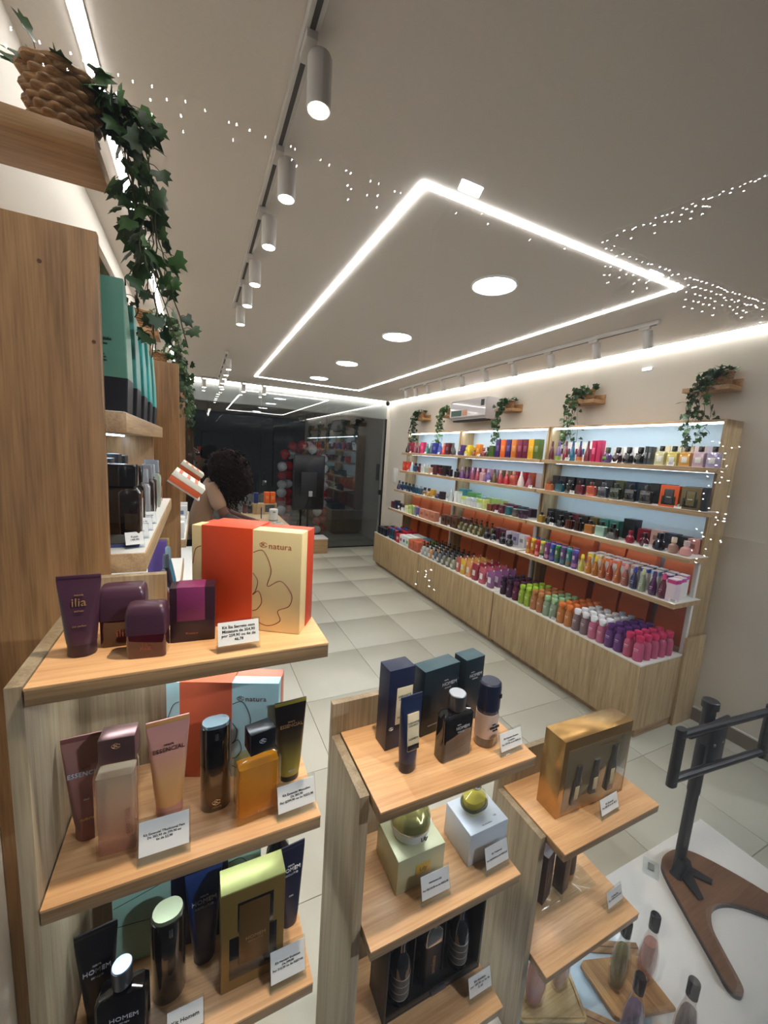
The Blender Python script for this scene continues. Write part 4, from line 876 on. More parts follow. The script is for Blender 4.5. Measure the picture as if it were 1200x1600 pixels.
# ---- stand 1, top shelf
S = 1.4682
PLUM = M('plum_satin', (72, 44, 60), .32); PLUMD = M('plum_dark', (52, 30, 42), .28); REDGL = M('dark_red_glass', (70, 14, 26), .08, coat=1.0)
gift_box('cream gift box with wide orange sleeve on the top display shelf', (.0775, .602, S), -.532, .163, .062, .150, (236, 214, 160), (214, 72, 34), (206, 66, 34), (.095, .56), logo_at=(.028, .128, .0125))
squeeze_tube('dark plum tube standing at left end of the top display shelf', (-.130, .566, S), .05, .031, .026, .100, PLUM, PLUMD, .016, .044, [('ilia', .014, .068, GOLD_INK), ('natura', .0035, .077, GOLD_INK), ('secreto', .003, .058, GOLD_INK), ('deo parfum', .003, .040, GOLD_INK)])
def plum_bottle(label, loc, rotz, s=1.0):
    t = thing('perfume_bottle', label, 'bottle', loc, rotz, 'plum perfume bottles on the top display shelf')
    w, d, h = .0225*s, .0150*s, .070*s
    obj('glass_base', lofted('plum_glass', [(0, w*.97, d*.97, .004), (.001, w, d, .004), (h*.44, w, d, .004)], 3), REDGL, t)
    obj('cap', lofted('plum_cap', [(h*.445, w*1.02, d*1.02, .003), (h*.80, w*1.02, d*1.02, .004), (h*.93, w*.99, d*.92, .006), (h*.985, w*.92, d*.70, .007), (h, w*.85, d*.5, .006)], 4), PLUM, t)
    lettering(t, 'ilia', .0125*s, M('copper_ink', (170, 96, 80), .3, metal=.6), (0, -d-.0004, h*.22))
    return t
plum_bottle('larger plum-capped perfume bottle behind the small one, top display shelf', (-.088, .588, S), -.02, 1.12)
plum_bottle('small plum-capped perfume bottle at the front of top display shelf', (-.057, .543, S), -.12, .96)
t = thing('carton', 'dark plum carton with magenta sleeve beside cream gift box', 'box', (-.006, .573, S), -.07)
obj('body', bevbox(.055, .030, .076, .0008), PLUMD, t); obj('sleeve', bevbox(.034, .031, .047, .0003), mc((124, 46, 92)), t, (-.002, 0, .0296))
logo(t, -.006, .012, .004, -.0156, M('copper_ink'))
lettering(t, 'secreto', .004, M('copper_ink'), (0, -.0160, .045))
price_stand('price card standing before the cream gift box, top display shelf', (.048, .513, S), .03, .054, .040, ['Kit \u00cdlia Secreto com', 'Miniatura de 354,90', 'por 259,90 ou 6x de', '46,78'])

# ---- stand 1, middle shelf
S = 1.1902
gift_box('pale blue gift box with orange sleeve on the middle display shelf', (.043, .648, S), -.36, .176, .046, .168, (178, 218, 224), (206, 100, 68), (214, 130, 106), (.12, .58), ink=(60, 50, 60), logo_at=(.030, .140, .0125), lm=M('logo_brown', (110, 60, 50), .5))
MAUVE = grad('mauve_tube', [(126, 82, 80), (150, 106, 100), (160, 118, 112)], .02, .15, .3)
squeeze_tube('mauve tube leaning at left end of the middle display shelf', (-.1375, .592, S), .04, .034, .030, .149, MAUVE, M('mauve_cap', (132, 84, 78), .3), .022, .054, [('ESSENCIAL', .0085, .098, SILVER_INK), ('natura', .005, .105, GOLD_INK), ('oud', .004, .063, SILVER_INK), ('natura', .006, .036, GOLD_INK)])
t = thing('perfume_bottle', 'tall clear rosy perfume bottle with mauve block cap, middle display shelf', 'bottle', (-.0975, .553, S), -.06)
w, d = .0232, .0150
CLEAR = thin_glass('clear_glass', (250, 246, 242))
obj('glass', lofted('tall_glass', [(0, w, d, .003), (.118, w, d, .003), (.127, w*.92, d*.9, .003), (.129, .008, .008, .008), (.136, .008, .008, .008)], 3), CLEAR, t)
obj('perfume', lofted('tall_liquid', [(.004, w*.90, d*.84, .003), (.116, w*.90, d*.84, .003)], 3), grad('rosy_liquid', [(166, 108, 94), (192, 146, 128), (206, 180, 156), (206, 194, 172)], .0, .116, .2, alpha=.55), t)
obj('cap', bevbox(.040, .028, .034, .0012), M('mauve_metal', (132, 100, 98), .3, metal=.7), t, (.004, 0, .1365))
flower_mark(t, .004, .160, .006, -.0146, GOLD_INK)
o = lettering(t, 'ESSENCIAL', .0085, M('rose_ink', (170, 110, 96), .4), (w*.62, -d-.0006, .050), (PI/2, -PI/2, 0))
squeeze_tube('pink and amber tube on the middle display shelf behind price card', (-.040, .588, S), .10, .036, .030, .151, grad('amber_pink_tube', [(214, 158, 96), (216, 164, 110), (216, 156, 140), (206, 148, 142)], .02, .15, .28), M('pink_cap', (200, 140, 124), .3), .020, .055, [('ESSENCIAL', .0085, .108, M('brown_ink', (110, 70, 60), .4)), ('natura', .005, .1155, M('brown_ink'))])
t = thing('spray_bottle', 'oval amber spray bottle with tall black cap, middle display shelf', 'bottle', (.0225, .578, S), .05)
obj('body', lofted('spray_body', [(0, .0212, .016, .016), (.002, .022, .0168, .0168), (.073, .021, .016, .016)], 6), grad('amber_spray', [(58, 36, 16), (104, 66, 20), (92, 60, 24), (50, 34, 18)], 0, .075, .10, coat=1.0), t)
obj('cap', lofted('spray_cap', [(.0735, .0214, .0164, .0164), (.130, .0208, .0158, .0158), (.134, .0203, .0152, .0152)], 6), M('gloss_black', (16, 16, 18), .14, coat=.6), t)
obj('top_button', lofted('spray_top', [(.134, .0190, .0140, .014), (.1385, .0185, .0132, .0132)], 6), M('blue_reflection_metal', (170, 200, 214), .25, metal=.8), t, (0, 0, 0), (0, .0, 0))  # light blue reflection on the cap top, painted as its colour
obj('nozzle', bevbox(.005, .003, .010, .0008), M('smoke_plastic', (60, 60, 64), .3), t, (0, -.0166, .118))
flower_mark(t, 0, .016, .007, -.0172, GOLD_INK); lettering(t, 'natura', .005, GOLD_INK, (0, -.0172, .009))
t = thing('perfume_bottle', 'square bright amber perfume bottle with black block cap', 'bottle', (.0785, .541, S), .10)
w, d = .0315, .0145
obj('glass', lofted('amber_glass', [(0, w, d, .003), (.090, w, d, .003), (.099, w*.80, d*.85, .003), (.101, .008, .008, .008), (.106, .008, .008, .008)], 3), thin_glass('thick_amber_glass', (253, 244, 220)), t)
obj('perfume', lofted('amber_liquid', [(.008, w*.90, d*.80, .003), (.086, w*.90, d*.80, .003)], 3), grad('amber_liquid', [(226, 140, 6), (240, 166, 20)], 0, .09, .2, alpha=.55), t)
obj('cap', bevbox(.037, .027, .033, .001), M('black_block', (20, 22, 26), .25), t, (.003, .001, .1062), (0, 0, .12))
flower_mark(t, .004, .125, .006, -.0135, SILVER_INK); lettering(t, 'ESSENCIAL', .005, GOLD_INK, (w*.3, -d-.0004, .014), extrude=.0002)
squeeze_tube('black to olive tube at right end of the middle display shelf', (.136, .590, S), .06, .034, .028, .138, grad('black_olive_tube', [(140, 130, 50), (116, 104, 44), (60, 48, 30), (28, 22, 20), (24, 20, 20)], .015, .13, .28), M('black_cap', (20, 18, 18), .3), .010, .052, [('ESSENCIAL', .0078, .098, GOLD_INK), ('natura', .0045, .1045, GOLD_INK), ('natura', .004, .022, SILVER_INK)])
price_stand('price card at front centre of the left stand\'s middle shelf', (-.042, .512, S), .0, .062, .056, ['Kit Essencial TRadicional Fem', 'De 383,90 de 299,90 ou', '6x de 53,98'])
price_stand('price card under the olive tube, right end of middle shelf', (.133, .512, S), .05, .060, .050, ['Kit Essencial Masculino', 'De 383,90', 'Por $299,90 ou 6x R$53,98'])

# ---- stand 1, lower shelf
S = .8802
gift_box('mint gift box with navy sleeve on the lower display shelf', (-.012, .652, S), -.10, .226, .044, .180, (160, 204, 190), (26, 36, 76), (150, 192, 180), (.37, .76), ink=(30, 50, 60))
NAVYT = grad('navy_tube', [(22, 30, 60), (30, 52, 104), (38, 66, 124)], .02, .18, .3)
squeeze_tube('black tube with silver print at left of the lower display shelf', (-.1365, .590, S), .10, .034, .030, .150, M('black_tube', (26, 26, 30), .33), M('black_cap'), .018, .052, [('HOMEM', .0095, .090, SILVER_INK), ('natura', .004, .0985, SILVER_INK), ('cor.agio', .0045, .081, SILVER_INK)])
t = thing('perfume_bottle', 'black square cologne bottle with slanted silver cap, lower display shelf', 'bottle', (-.099, .545, S), -.10)
w, d = .0310, .0140
obj('glass', lofted('black_bottle', [(0, w, d, .004), (.086, w, d, .004), (.093, w*.85, d*.85, .004), (.095, .009, .009, .009), (.100, .009, .009, .009)], 3), M('black_glass', (14, 14, 18), .06, coat=1.0), t)
obj('cap', lofted('slant_cap', [(.1005, .0125, .0125, .0125), (.128, .0125, .0125, .0125)], 6), M('gunmetal', (96, 100, 108), .3, metal=.8), t)
obj('cap_top', lofted('slant_top', [(.128, .0122, .0122, .0122), (.1295, .0115, .0115, .0115)], 6), M('blue_silver', (150, 176, 200), .3, metal=.8), t)
lettering(t, 'HOMEM', .010, SILVER_INK, (.004, -d-.0004, .058)); lettering(t, 'cor.agio', .004, SILVER_INK, (.004, -d-.0004, .050))
t = thing('spray_bottle', 'black cylinder spray with slanted olive top, lower display shelf', 'bottle', (-.0445, .580, S), .05)
obj('body', lofted('cyl_body', [(0, .0228, .0200, .02), (.002, .0236, .0206, .0206), (.083, .0236, .0206, .0206)], 6), M('brown_black', (34, 26, 22), .16, coat=.8), t)
obj('cap', lofted('cyl_cap', [(.0835, .0240, .0210, .021), (.136, .0238, .0208, .0208), (.142, .0230, .0200, .02)], 6), M('gloss_black'), t)
obj('top_button', lofted('cyl_top', [(.1422, .0215, .0180, .018), (.148, .0205, .0170, .017)], 6), M('olive_metal', (150, 158, 130), .35, metal=.6), t)
obj('nozzle', bevbox(.005, .003, .012, .0008), M('smoke_plastic'), t, (.004, -.0212, .122))
squeeze_tube('blue tube behind the gold-framed carton on lower display shelf', (.006, .604, S), .06, .034, .028, .178, NAVYT, M('navy_cap', (20, 24, 44), .3), .010, .056, [('HOMEM', .0105, .118, SILVER_INK), ('natura', .005, .127, SILVER_INK), ('ABSOLUT.IO', .005, .108, SILVER_INK)])
t = thing('gift_carton', 'gold carton with stepped black window on lower display shelf', 'box', (.0765, .558, S), .0)
GOLDC = M('gold_card', (150, 122, 66), .35, metal=.5); GREENG = M('green_gold_card', (176, 180, 110), .4, metal=.35)
obj('body', bevbox(.096, .040, .182, .002), GOLDC, t); obj('lid_top', bevbox(.0965, .0405, .003, .0012), GREENG, t, (0, 0, .1815))
for (x0, x1, z0, z1) in ((-.036, .036, .022, .100), (-.024, .030, .10, .160)):
    obj('window', bevbox(x1-x0, .0022, z1-z0, .0004), M('gloss_black'), t, ((x0+x1)/2, -.0195, z0))
obj('inner_pack', bevbox(.046, .0040, .110, .001), M('bronze_card', (112, 82, 44), .35, metal=.4), t, (.001, -.0205, .046))
lettering(t, 'HOMEM', .0085, GOLD_INK, (.003, -.0229, .092)); lettering(t, 'ABSOLUT.IO', .004, GOLD_INK, (.003, -.0229, .085))
squeeze_tube('navy tube with white print at right of lower display shelf', (.146, .600, S), .10, .032, .026, .160, M('navy_matte', (26, 32, 56), .35), M('navy_cap'), .008, .052, [('HOMEM', .0095, .116, PAPER), ('natura', .0045, .124, PAPER), ('ABSOLUT.IO', .0045, .107, SILVER_INK), ('80ml', .004, .066, SILVER_INK)])
product('round', 'dark glossy bottle behind the navy tube on lower display shelf', (.1375, .668, S), 0, .050, .050, .185, (20, 22, 34), (14, 14, 16), None)
price_stand('price card under the navy tube, right end of lower shelf', (.128, .510, S), .0, .058, .062, ['Kit Homem Evolution', 'De 399,00', 'Por 310,90 ou 6x R$57,66'])
price_stand('price card cut by the bottom edge before the black spray', (-.020, .511, S), .0, .050, .045, ['Kit Homem'])

# ---- stand 2, top shelf
S = 1.1552
NAVYC = M('navy_card', (26, 34, 62), .38); TEALC = M('teal_black_card', (26, 38, 46), .36); TEALT = M('teal_card_top', (44, 74, 84), .36)
t = thing('carton', 'tall navy carton with cream label at left of middle stand', 'box', (.359, .640, S), .06)
obj('body', bevbox(.058, .040, .170, .0009), NAVYC, t); obj('label', bevbox(.036, .0010, .090, .0002), mc((222, 208, 174)), t, (.008, -.0202, .040)); obj('label_foot', bevbox(.036, .0012, .012, .0002), mc((24, 22, 24)), t, (.008, -.0202, .040))
lettering(t, 'SABONETE\nL\u00cdQUIDO', .0062, INK, (.008, -.0209, .108)); lettering(t, 'HOMEM', .0075, INK, (.008, -.0209, .066)); flower_mark(t, -.018, .045, .006, -.0204, PAPER)
squeeze_tube('navy tube with cream soap label on middle stand top', (.3515, .566, S), .10, .032, .027, .150, M('navy_tube_flat', (30, 44, 78), .33), M('navy_cap'), .020, .047, [])
t = [o for o in COL.objects if o.get('label', '') == 'navy tube with cream soap label on middle stand top'][0]
lb = obj('label', bevbox(.025, .0022, .070, .0003), mc((222, 208, 174)), t, (.001, -.0140, .048), (-.105, 0, 0))
obj('label_foot', bevbox(.025, .0024, .010, .0003), mc((24, 22, 24)), t, (.001, -.0142, .049), (-.105, 0, 0))
lettering(lb, 'SABONETE\nL\u00cdQUIDO', .0050, INK, (0, -.0013, .050)); lettering(lb, 'HOMEM', .0058, INK, (0, -.0013, .022))
t = thing('carton', 'wide teal-black carton at centre back of middle stand top', 'box', (.462, .652, S), .14)
obj('body', bevbox(.096, .038, .146, .0009), TEALC, t); obj('lid_top', bevbox(.0962, .0382, .0012, .0004), TEALT, t, (0, 0, .1455))
lettering(t, 'HOMEM', .0115, SILVER_INK, (.022, -.0194, .104)); lettering(t, 'natura', .0042, SILVER_INK, (.012, -.0194, .114)); lettering(t, 'ESSENCE', .0045, SILVER_INK, (.018, -.0194, .095)); lettering(t, 'DESODORANTE', .0034, SILVER_INK, (-.018, -.0194, .020))
t = thing('carton', 'narrow black carton at right back of middle stand top', 'box', (.549, .654, S), .13)
obj('body', bevbox(.056, .038, .150, .0009), TEALC, t); obj('lid_top', bevbox(.0562, .0382, .0012, .0004), TEALT, t, (0, 0, .1495))
lettering(t, 'HOMEM', .0105, SILVER_INK, (.004, -.0194, .110)); lettering(t, 'natura', .0042, SILVER_INK, (-.006, -.0194, .119)); lettering(t, 'ESSENCE', .0042, SILVER_INK, (.002, -.0194, .102)); lettering(t, 'AR', .008, SILVER_INK, (-.0285, .004, .100), (PI/2, 0, -PI/2))
t = thing('perfume_bottle', 'black square cologne bottle with round silver cap, middle stand', 'bottle', (.4545, .566, S), .06)
w, d = .0360, .0150
obj('glass', lofted('cologne_glass', [(0, w*.97, d*.95, .006), (.0015, w, d, .006), (.088, w, d, .006), (.096, w*.84, d*.8, .006), (.0975, .010, .010, .01), (.101, .010, .010, .01)], 4), M('near_black_glass', (14, 14, 17), .04, coat=1.0), t)
obj('perfume', lofted('cologne_tint', [(.004, w*1.002, d*1.004, .006), (.060, w*1.002, d*1.004, .006)], 4), M('brown_glass', (24, 17, 15), .05, coat=1.0), t)
obj('cap', lofted('cologne_cap', [(.101, .0165, .0165, .0165), (.104, .0172, .0172, .0172), (.131, .0172, .0172, .0172)], 7), M('gunmetal'), t)
obj('cap_top', lofted('cologne_captop', [(.131, .0168, .0168, .0168), (.1325, .0158, .0158, .0158)], 7), M('brushed_silver', (176, 178, 184), .35, metal=.8), t)
lettering(t, 'HOMEM', .0092, SILVER_INK, (.008, -d-.0006, .066)); lettering(t, 'ESSENCE', .004, SILVER_INK, (.004, -d-.0006, .058)); lettering(t, 'natura', .0036, SILVER_INK, (-.002, -d-.0006, .074))
t = thing('spray_bottle', 'deodorant spray with navy cap and blush label, middle stand', 'bottle', (.5405, .572, S), .10)
obj('body', lofted('deo_body', [(0, .0215, .0205, .0205), (.003, .0232, .0220, .022), (.080, .0228, .0216, .0216)], 7), M('smoky_glass', (96, 90, 100), .08, coat=1.0), t)
obj('label', lofted('deo_label', [(.020, .0236, .0224, .0224), (.072, .0234, .0222, .0222)], 7), mc((214, 186, 170)), t)
obj('cap', lofted('deo_cap', [(.0803, .0236, .0224, .0224), (.126, .0232, .022, .022), (.134, .0222, .021, .021), (.137, .0190, .018, .018)], 7), M('navy_plastic', (26, 32, 58), .3), t)
obj('nozzle', bevbox(.006, .004, .009, .001), BLACK, t, (.008, -.0220, .108))
lettering(t, 'HOMEM', .0068, INK, (0, -.0226, .046), extrude=.0014); lettering(t, 'natura', .0036, INK, (-.002, -.0226, .053), extrude=.0012); lettering(t, 'ESSENCE', .0034, INK, (.002, -.0226, .039), extrude=.0012)
price_stand('price card beside the navy-capped spray on middle stand top', (.571, .523, S), .06, .062, .046, ['Kit Homem Essence', 'Completo', 'Por 279,90 ou 6x R$46,65'])

# ---- stand 2, middle shelf
S = .8782
PEARL = M('pearl_green_card', (196, 196, 160), .36, metal=.25); PEARLB = M('pearl_blue_card', (206, 214, 222), .35, metal=.15)
t = thing('carton', 'pale gold cube carton under the domed cream jar', 'box', (.4025, .609, S), 0)
obj('body', bevbox(.109, .096, .077, .0012), PEARL, t); obj('gold_label', bevbox(.034, .0012, .024, .0003), M('gold_foil', (214, 176, 84), .35, metal=.25), t, (.004, -.0483, .028)); lettering(t, 'Lily', .013, M('gold_dark', (120, 90, 40), .4), (.004, -.0492, .040))
t = thing('cream_jar', 'domed pale gold cream jar standing on gold cube carton', 'jar', (.400, .612, S+.0772), .1)
obj('jar', lofted('dome_jar', [(0, .030, .030, .03), (.004, .036, .036, .036), (.020, .0415, .0415, .0415), (.032, .0422, .0422, .0422)], 8), M('pearl_white', (222, 224, 218), .25), t)
obj('lid', lofted('dome_lid', [(.0325, .0424, .0424, .0424), (.046, .0405, .0405, .0405), (.058, .034, .034, .034), (.066, .022, .022, .022), (.069, .008, .008, .008)], 8), M('champagne', (190, 186, 120), .22, metal=.75), t)
obj('rim', lofted('dome_rim', [(.0285, .0428, .0428, .0428), (.0320, .0430, .0430, .0430)], 8), M('silver_rim', (200, 204, 206), .2, metal=.9), t)
lettering(t, 'Lily', .012, M('grey_ink', (90, 92, 90), .4), (.006, -.0424, .018), extrude=.001)
t = thing('carton', 'pale blue cube carton under the round perfume bottle', 'box', (.5655, .597, S), .02)
obj('body', bevbox(.104, .088, .077, .0012), PEARLB, t); lettering(t, 'Lily', .006, M('grey_ink'), (.030, -.024, .0772), (0, 0, 0)); lettering(t, 'eau de parfum', .0046, M('grey_ink'), (.0, -.034, .0772), (0, 0, 0))
t = thing('round_bottle', 'round clear yellow perfume bottle on pale blue carton', 'bottle', (.558, .601, S+.0772), .1)
obj('glass', lofted('dome_glass', [(0, .016, .014, .014), (.003, .024, .019, .019), (.016, .0315, .0235, .0235), (.030, .0325, .024, .024), (.044, .026, .020, .02), (.054, .010, .010, .01), (.058, .009, .009, .009)], 8), thin_glass('pale_yellow_glass', (252, 250, 228)), t)
obj('perfume', lofted('dome_liquid', [(.004, .018, .013, .013), (.016, .027, .019, .019), (.028, .0285, .0205, .0205), (.036, .027, .019, .019)], 8), grad('yellow_liquid', [(206, 184, 40), (222, 206, 90)], 0, .04, .2, alpha=.5), t)
obj('stripe', lofted('dome_stripe', [(.018, .0322, .0242, .0242), (.022, .0328, .0246, .0246)], 8), M('dark_stripe', (40, 38, 20), .3), t)
obj('stopper', lofted('dome_stop', [(.0582, .010, .010, .01), (.062, .0125, .0125, .0125), (.072, .0125, .0125, .0125), (.078, .008, .008, .008)], 6), CHROME, t)
price_stand('price card before the pale gold cube carton', (.418, .524, S), .0, .068, .056, ['Hidratante Lily', '', 'Por R$134,90 ou 6x R$22,48'])
price_stand('price card before the pale blue cube carton', (.572, .5235, S), .04, .066, .056, ['Lily Tradicional', '', 'Por R$309,90 ou 6x R$51,65'])

# ---- stand 2, lower shelf: dark open gift case with three bottles
S = .5302
CASE = M('case_black', (30, 27, 28), .4); CASEIN = M('case_inner', (48, 44, 44), .45)
t = thing('gift_case', 'open black gift case holding three bottles on middle stand', 'gift case', (.478, .612, S), 0)
w, d, h = .256, .072, .205
obj('back', bevbox(w, .004, h, .0006), CASEIN, t, (0, d/2-.002, 0))
for x in (-1, 1): obj('side', bevbox(.006, d-.0045, h, .0006), CASE, t, (x*(w/2-.003), -.002, 0))
obj('bottom', bevbox(w-.0125, d-.0045, .007, .0006), CASE, t, (0, -.002, 0)); obj('top', bevbox(w-.0125, d-.0045, .006, .0006), CASE, t, (0, -.002, h-.006))
obj('front_lip', bevbox(w-.0125, .003, .012, .0006), CASE, t, (0, -d/2+.0018, .0072)); obj('clasp', bevbox(.040, .004, .010, .001), M('clasp_grey', (70, 66, 72), .4), t, (.01, -d/2-.002, .006))
for x in (-.042, .040): obj('divider', bevbox(.003, .040, h*.85, .0004), CASEIN, t, (x, .012, .008))
DG = M('dark_bottle_glass', (20, 22, 30), .06, coat=1.0)
def bottle_long(label, x):
    t = thing('long_neck_bottle', label, 'bottle', (x, .604, S+.0072), 0, 'dark bottles in the black gift case')
    obj('body', lofted('long_body', [(0, .020, .020, .02), (.003, .0225, .0225, .0225), (.098, .0225, .0225, .0225), (.115, .017, .017, .017), (.126, .0085, .0085, .0085), (.150, .0080, .0080, .008)], 6), DG, t)
    obj('cap', lofted('long_cap', [(.150, .0105, .0105, .0105), (.188, .0105, .0105, .0105)], 5), M('gloss_black'), t)
    obj('label', lofted('long_label', [(.020, .0229, .0229, .0229), (.075, .0229, .0229, .0229)], 6), M('bottle_label', (96, 94, 92), .5), t)
    for k, z in enumerate((.020, .038, .056, .074)): obj('label_line', lofted('long_line', [(0, .0231, .0231, .0231), (.0012, .0231, .0231, .0231)], 6), M('label_line', (190, 186, 172), .5), t, (0, 0, z))
bottle_long('dark bottle with lined label at left inside the black gift case', .401)
bottle_long('dark bottle with lined label at right inside the black gift case', .560)
t = thing('cologne_bottle', 'black bottle with chrome shoulder in middle of gift case', 'bottle', (.480, .604, S+.0072), 0)
obj('body', lofted('chrome_body', [(0, .023, .014, .006), (.110, .023, .014, .006)], 4), M('matte_black', (26, 25, 27), .4), t)
obj('shoulder', lofted('chrome_sh', [(.1102, .0232, .0142, .006), (.140, .022, .0135, .006), (.150, .012, .010, .008)], 4), CHROME, t)
obj('cap', lofted('chrome_cap', [(.1502, .013, .011, .009), (.182, .013, .011, .009)], 4), M('gloss_black'), t)
lettering(t, 'amuleto', .015, GOLD_INK, (0, -.0146, .056), (PI/2, -PI/2, 0))
price_stand('price card at right front of the black gift case', (.576, .531, S), .0, .066, .054, ['Kit Amuleto', 'por 189,90 ou 6x de', '31,65'])

# ---- stand 3
S = .8652
FOIL = M('gold_foil_box', (190, 150, 92), .22, metal=.85, bump=.25, bscale=45)
t = thing('gift_set_box', 'gold foil gift set box with window on lowest stand', 'gift box', (.923, .600, S), -.02)
w, d, h = .250, .062, .212
obj('body', bevbox(w, d, h, .0012), FOIL, t)
obj('window', bevbox(w*.90, .0010, h*.82, .0003), M('gold_window', (128, 112, 84), .12, metal=.35, coat=.8), t, (.004, -d/2-.0003, h*.05))
for x, z0, hh, tilt in ((-.070, .030, .105, .06), (-.004, .040, .095, .04), (.060, .030, .130, .03)):
    obj('inner_bottle', lofted('inner_bottle', [(0, .014, .003, .003), (hh*.6, .015, .003, .003), (hh*.66, .010, .003, .003), (hh, .010, .003, .003)], 3), M('smoked_pack', (70, 66, 60), .15, coat=.8), t, (x, -d/2-.0026, z0), (0, tilt, 0))
    obj('inner_label', bevbox(.014, .001, hh*.34, .0002), M('cream_label', (196, 176, 140), .4), t, (x, -d/2-.0062, z0+hh*.14), (0, tilt, 0))
lettering(t, 'essencial', .016, M('gold_dark'), (.030, -d/2-.0012, h*.82))
price_stand('price card before the gold gift set on lowest stand', (.943, .527, S), .05, .074, .050, ['Kit Essencial', 'Por 289,90 ou 6x 48,31'])
S = .5232
BR = M('plum_brown', (58, 38, 42), .3)
t = thing('acrylic_riser', 'clear acrylic riser tray under the lowest stand top', 'display riser', (.935, .635, S), 0)
obj('base_plate', bevbox(.230, .080, .012, .001), ACRYL, t); obj('upright', bevbox(.003, .076, .140, .0005), ACRYL, t, (-.022, 0, .0122))
squeeze_tube('brown plum tube with gold cap on the acrylic riser', (.985, .640, S+.0124), .0, .034, .030, .165, BR, M('gold_cap', (176, 140, 90), .3, metal=.7), .022, .040)
product('carton', 'dark brown carton at left on the acrylic riser', (.868, .632, S+.0124), .3, .046, .030, .150, (52, 36, 40), (80, 56, 56), None)
product('carton', 'dark brown carton at centre of the acrylic riser', (.938, .628, S+.0124), .2, .034, .030, .140, (60, 42, 44), None, None)
price_stand('price card on the lower shelf of the lowest stand', (1.052, .534, S), .05, .070, .052, ['Kit Biografia', 'Por 199,90 ou 6x 33,31'])
# ---------------------------------------------------------------- window plinth goods
Z = .2502
TRAYW = wood('tray_wood', (196, 172, 120), (156, 128, 80), 0); BOARDW = wood('board_wood', (186, 146, 96), (144, 104, 62), 1)
MIRROR = M('mirror_reflection_paint', (190, 212, 226), .12, coat=.5)  # the mirror's bright pale blue reflection is put into its base colour
t = thing('blue_mirror_sheet', 'mirror sheet with painted pale blue reflection lying under the wooden slats on plinth', 'sheet', (0, 0, 0))
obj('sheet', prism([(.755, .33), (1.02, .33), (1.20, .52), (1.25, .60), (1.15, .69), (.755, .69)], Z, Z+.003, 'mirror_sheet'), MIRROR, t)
tr_ = thing('wooden_trellis', 'wooden slats crossing over the pale blue mirror on plinth', 'trellis', (0, 0, 0))
def slat(a, b, z, w=.032):
    d = (Vector(b)-Vector(a)); L = d.length
    o = obj('slat', bevbox(L, w, .006, .001), WS_E, tr_, ((a[0]+b[0])/2, (a[1]+b[1])/2, z), (0, 0, math.atan2(d.y, d.x)))
    obj('groove', bevbox(L*.98, .003, .0012, 0), M('groove_dark', (96, 74, 50), .6), o, (0, 0, .0052))
slat((.89, .565), (1.06, .40), Z+.0034); slat((1.00, .66), (1.24, .545), Z+.0034); slat((.76, .50), (.90, .36), Z+.0034)
t = thing('wooden_tray', 'pale wooden tray with rounded corners under two pink bottles', 'tray', (.876, .585, Z+.0098), -.40)
obj('board', lofted('tray_board', [(0, .093, .060, .018), (.010, .095, .062, .018)], 4), TRAYW, t); obj('rim', cached('tray_rim', lambda: MB().tube([(x, y, .011) for x, y in ((-.086, -.053), (.086, -.053), (.086, .053), (-.086, .053))], .003, 6, True).mesh('rim')), TRAYW, t)
t = thing('wooden_board', 'angular oak serving board under green and rose bottles', 'board', (1.112, .500, Z+.0098), -.30)
obj('board', prism([(-.110, .055), (-.085, -.055), (-.070, -.064), (.100, -.060), (.075, .062), (-.095, .064)], 0, .012, 'board'), BOARDW, t)
def tear_bottle(label, x, y, z, glass, cap, s=1.0, rz=0):
    t = thing('teardrop_bottle', label, 'bottle', (x, y, z), rz, 'teardrop perfume bottles on the plinth')
    g = lofted('tear_glass', [(0, .020*s, .014*s, .014*s), (.004*s, .0255*s, .018*s, .018*s), (.050*s, .030*s, .021*s, .021*s), (.090*s, .028*s, .020*s, .02*s), (.130*s, .019*s, .015*s, .015*s), (.150*s, .0125*s, .0115*s, .0115*s), (.165*s, .0115*s, .0115*s, .0115*s)], 6)
    obj('glass', g, thin_glass('tear_glass', (244, 240, 238)), t)
    obj('perfume', lofted('tear_liquid', [(.010*s, .020*s, .0135*s, .0135*s), (.050*s, .0265*s, .0175*s, .0175*s), (.090*s, .0245*s, .0165*s, .0165*s), (.122*s, .0185*s, .013*s, .013*s)], 6), glass, t)
    obj('cap', lofted('tear_cap', [(.1652*s, .0125*s, .0125*s, .0125*s), (.207*s, .0125*s, .0125*s, .0125*s), (.210*s, .0105*s, .0105*s, .0105*s)], 5), cap, t)
CAPB = M('cap_black_gloss', (24, 24, 30), .15, coat=.5)
tear_bottle('pink teardrop bottle at left on the pale wooden tray', .832, .584, Z+.0198, grad('pink_liquid', [(190, 140, 150), (202, 152, 162)], 0, .12, .2, alpha=.6), CAPB, 1.05, -.2)
tear_bottle('blush teardrop bottle half hidden under the lowest stand shelf', .925, .580, Z+.0198, grad('blush_liquid', [(206, 178, 164), (218, 190, 176)], 0, .12, .2, alpha=.6), CAPB, .98, .1)
tear_bottle('green teardrop bottle on the angular oak board', 1.080, .512, Z+.0218, grad('green_liquid', [(108, 114, 62), (120, 126, 74)], 0, .12, .2, alpha=.6), CAPB, 1.05, .1)
tear_bottle('rose teardrop bottle at right on the angular oak board', 1.172, .490, Z+.0218, grad('rose_liquid', [(172, 110, 98), (184, 122, 110)], 0, .12, .2, alpha=.6), CAPB, 1.05, 0)
tear_bottle('violet teardrop bottle at bottom edge before the oak board', 1.008, .428, Z+.0034, grad('violet_liquid', [(108, 98, 136), (120, 110, 148)], 0, .12, .2, alpha=.6), CAPB, 1.05, 0)
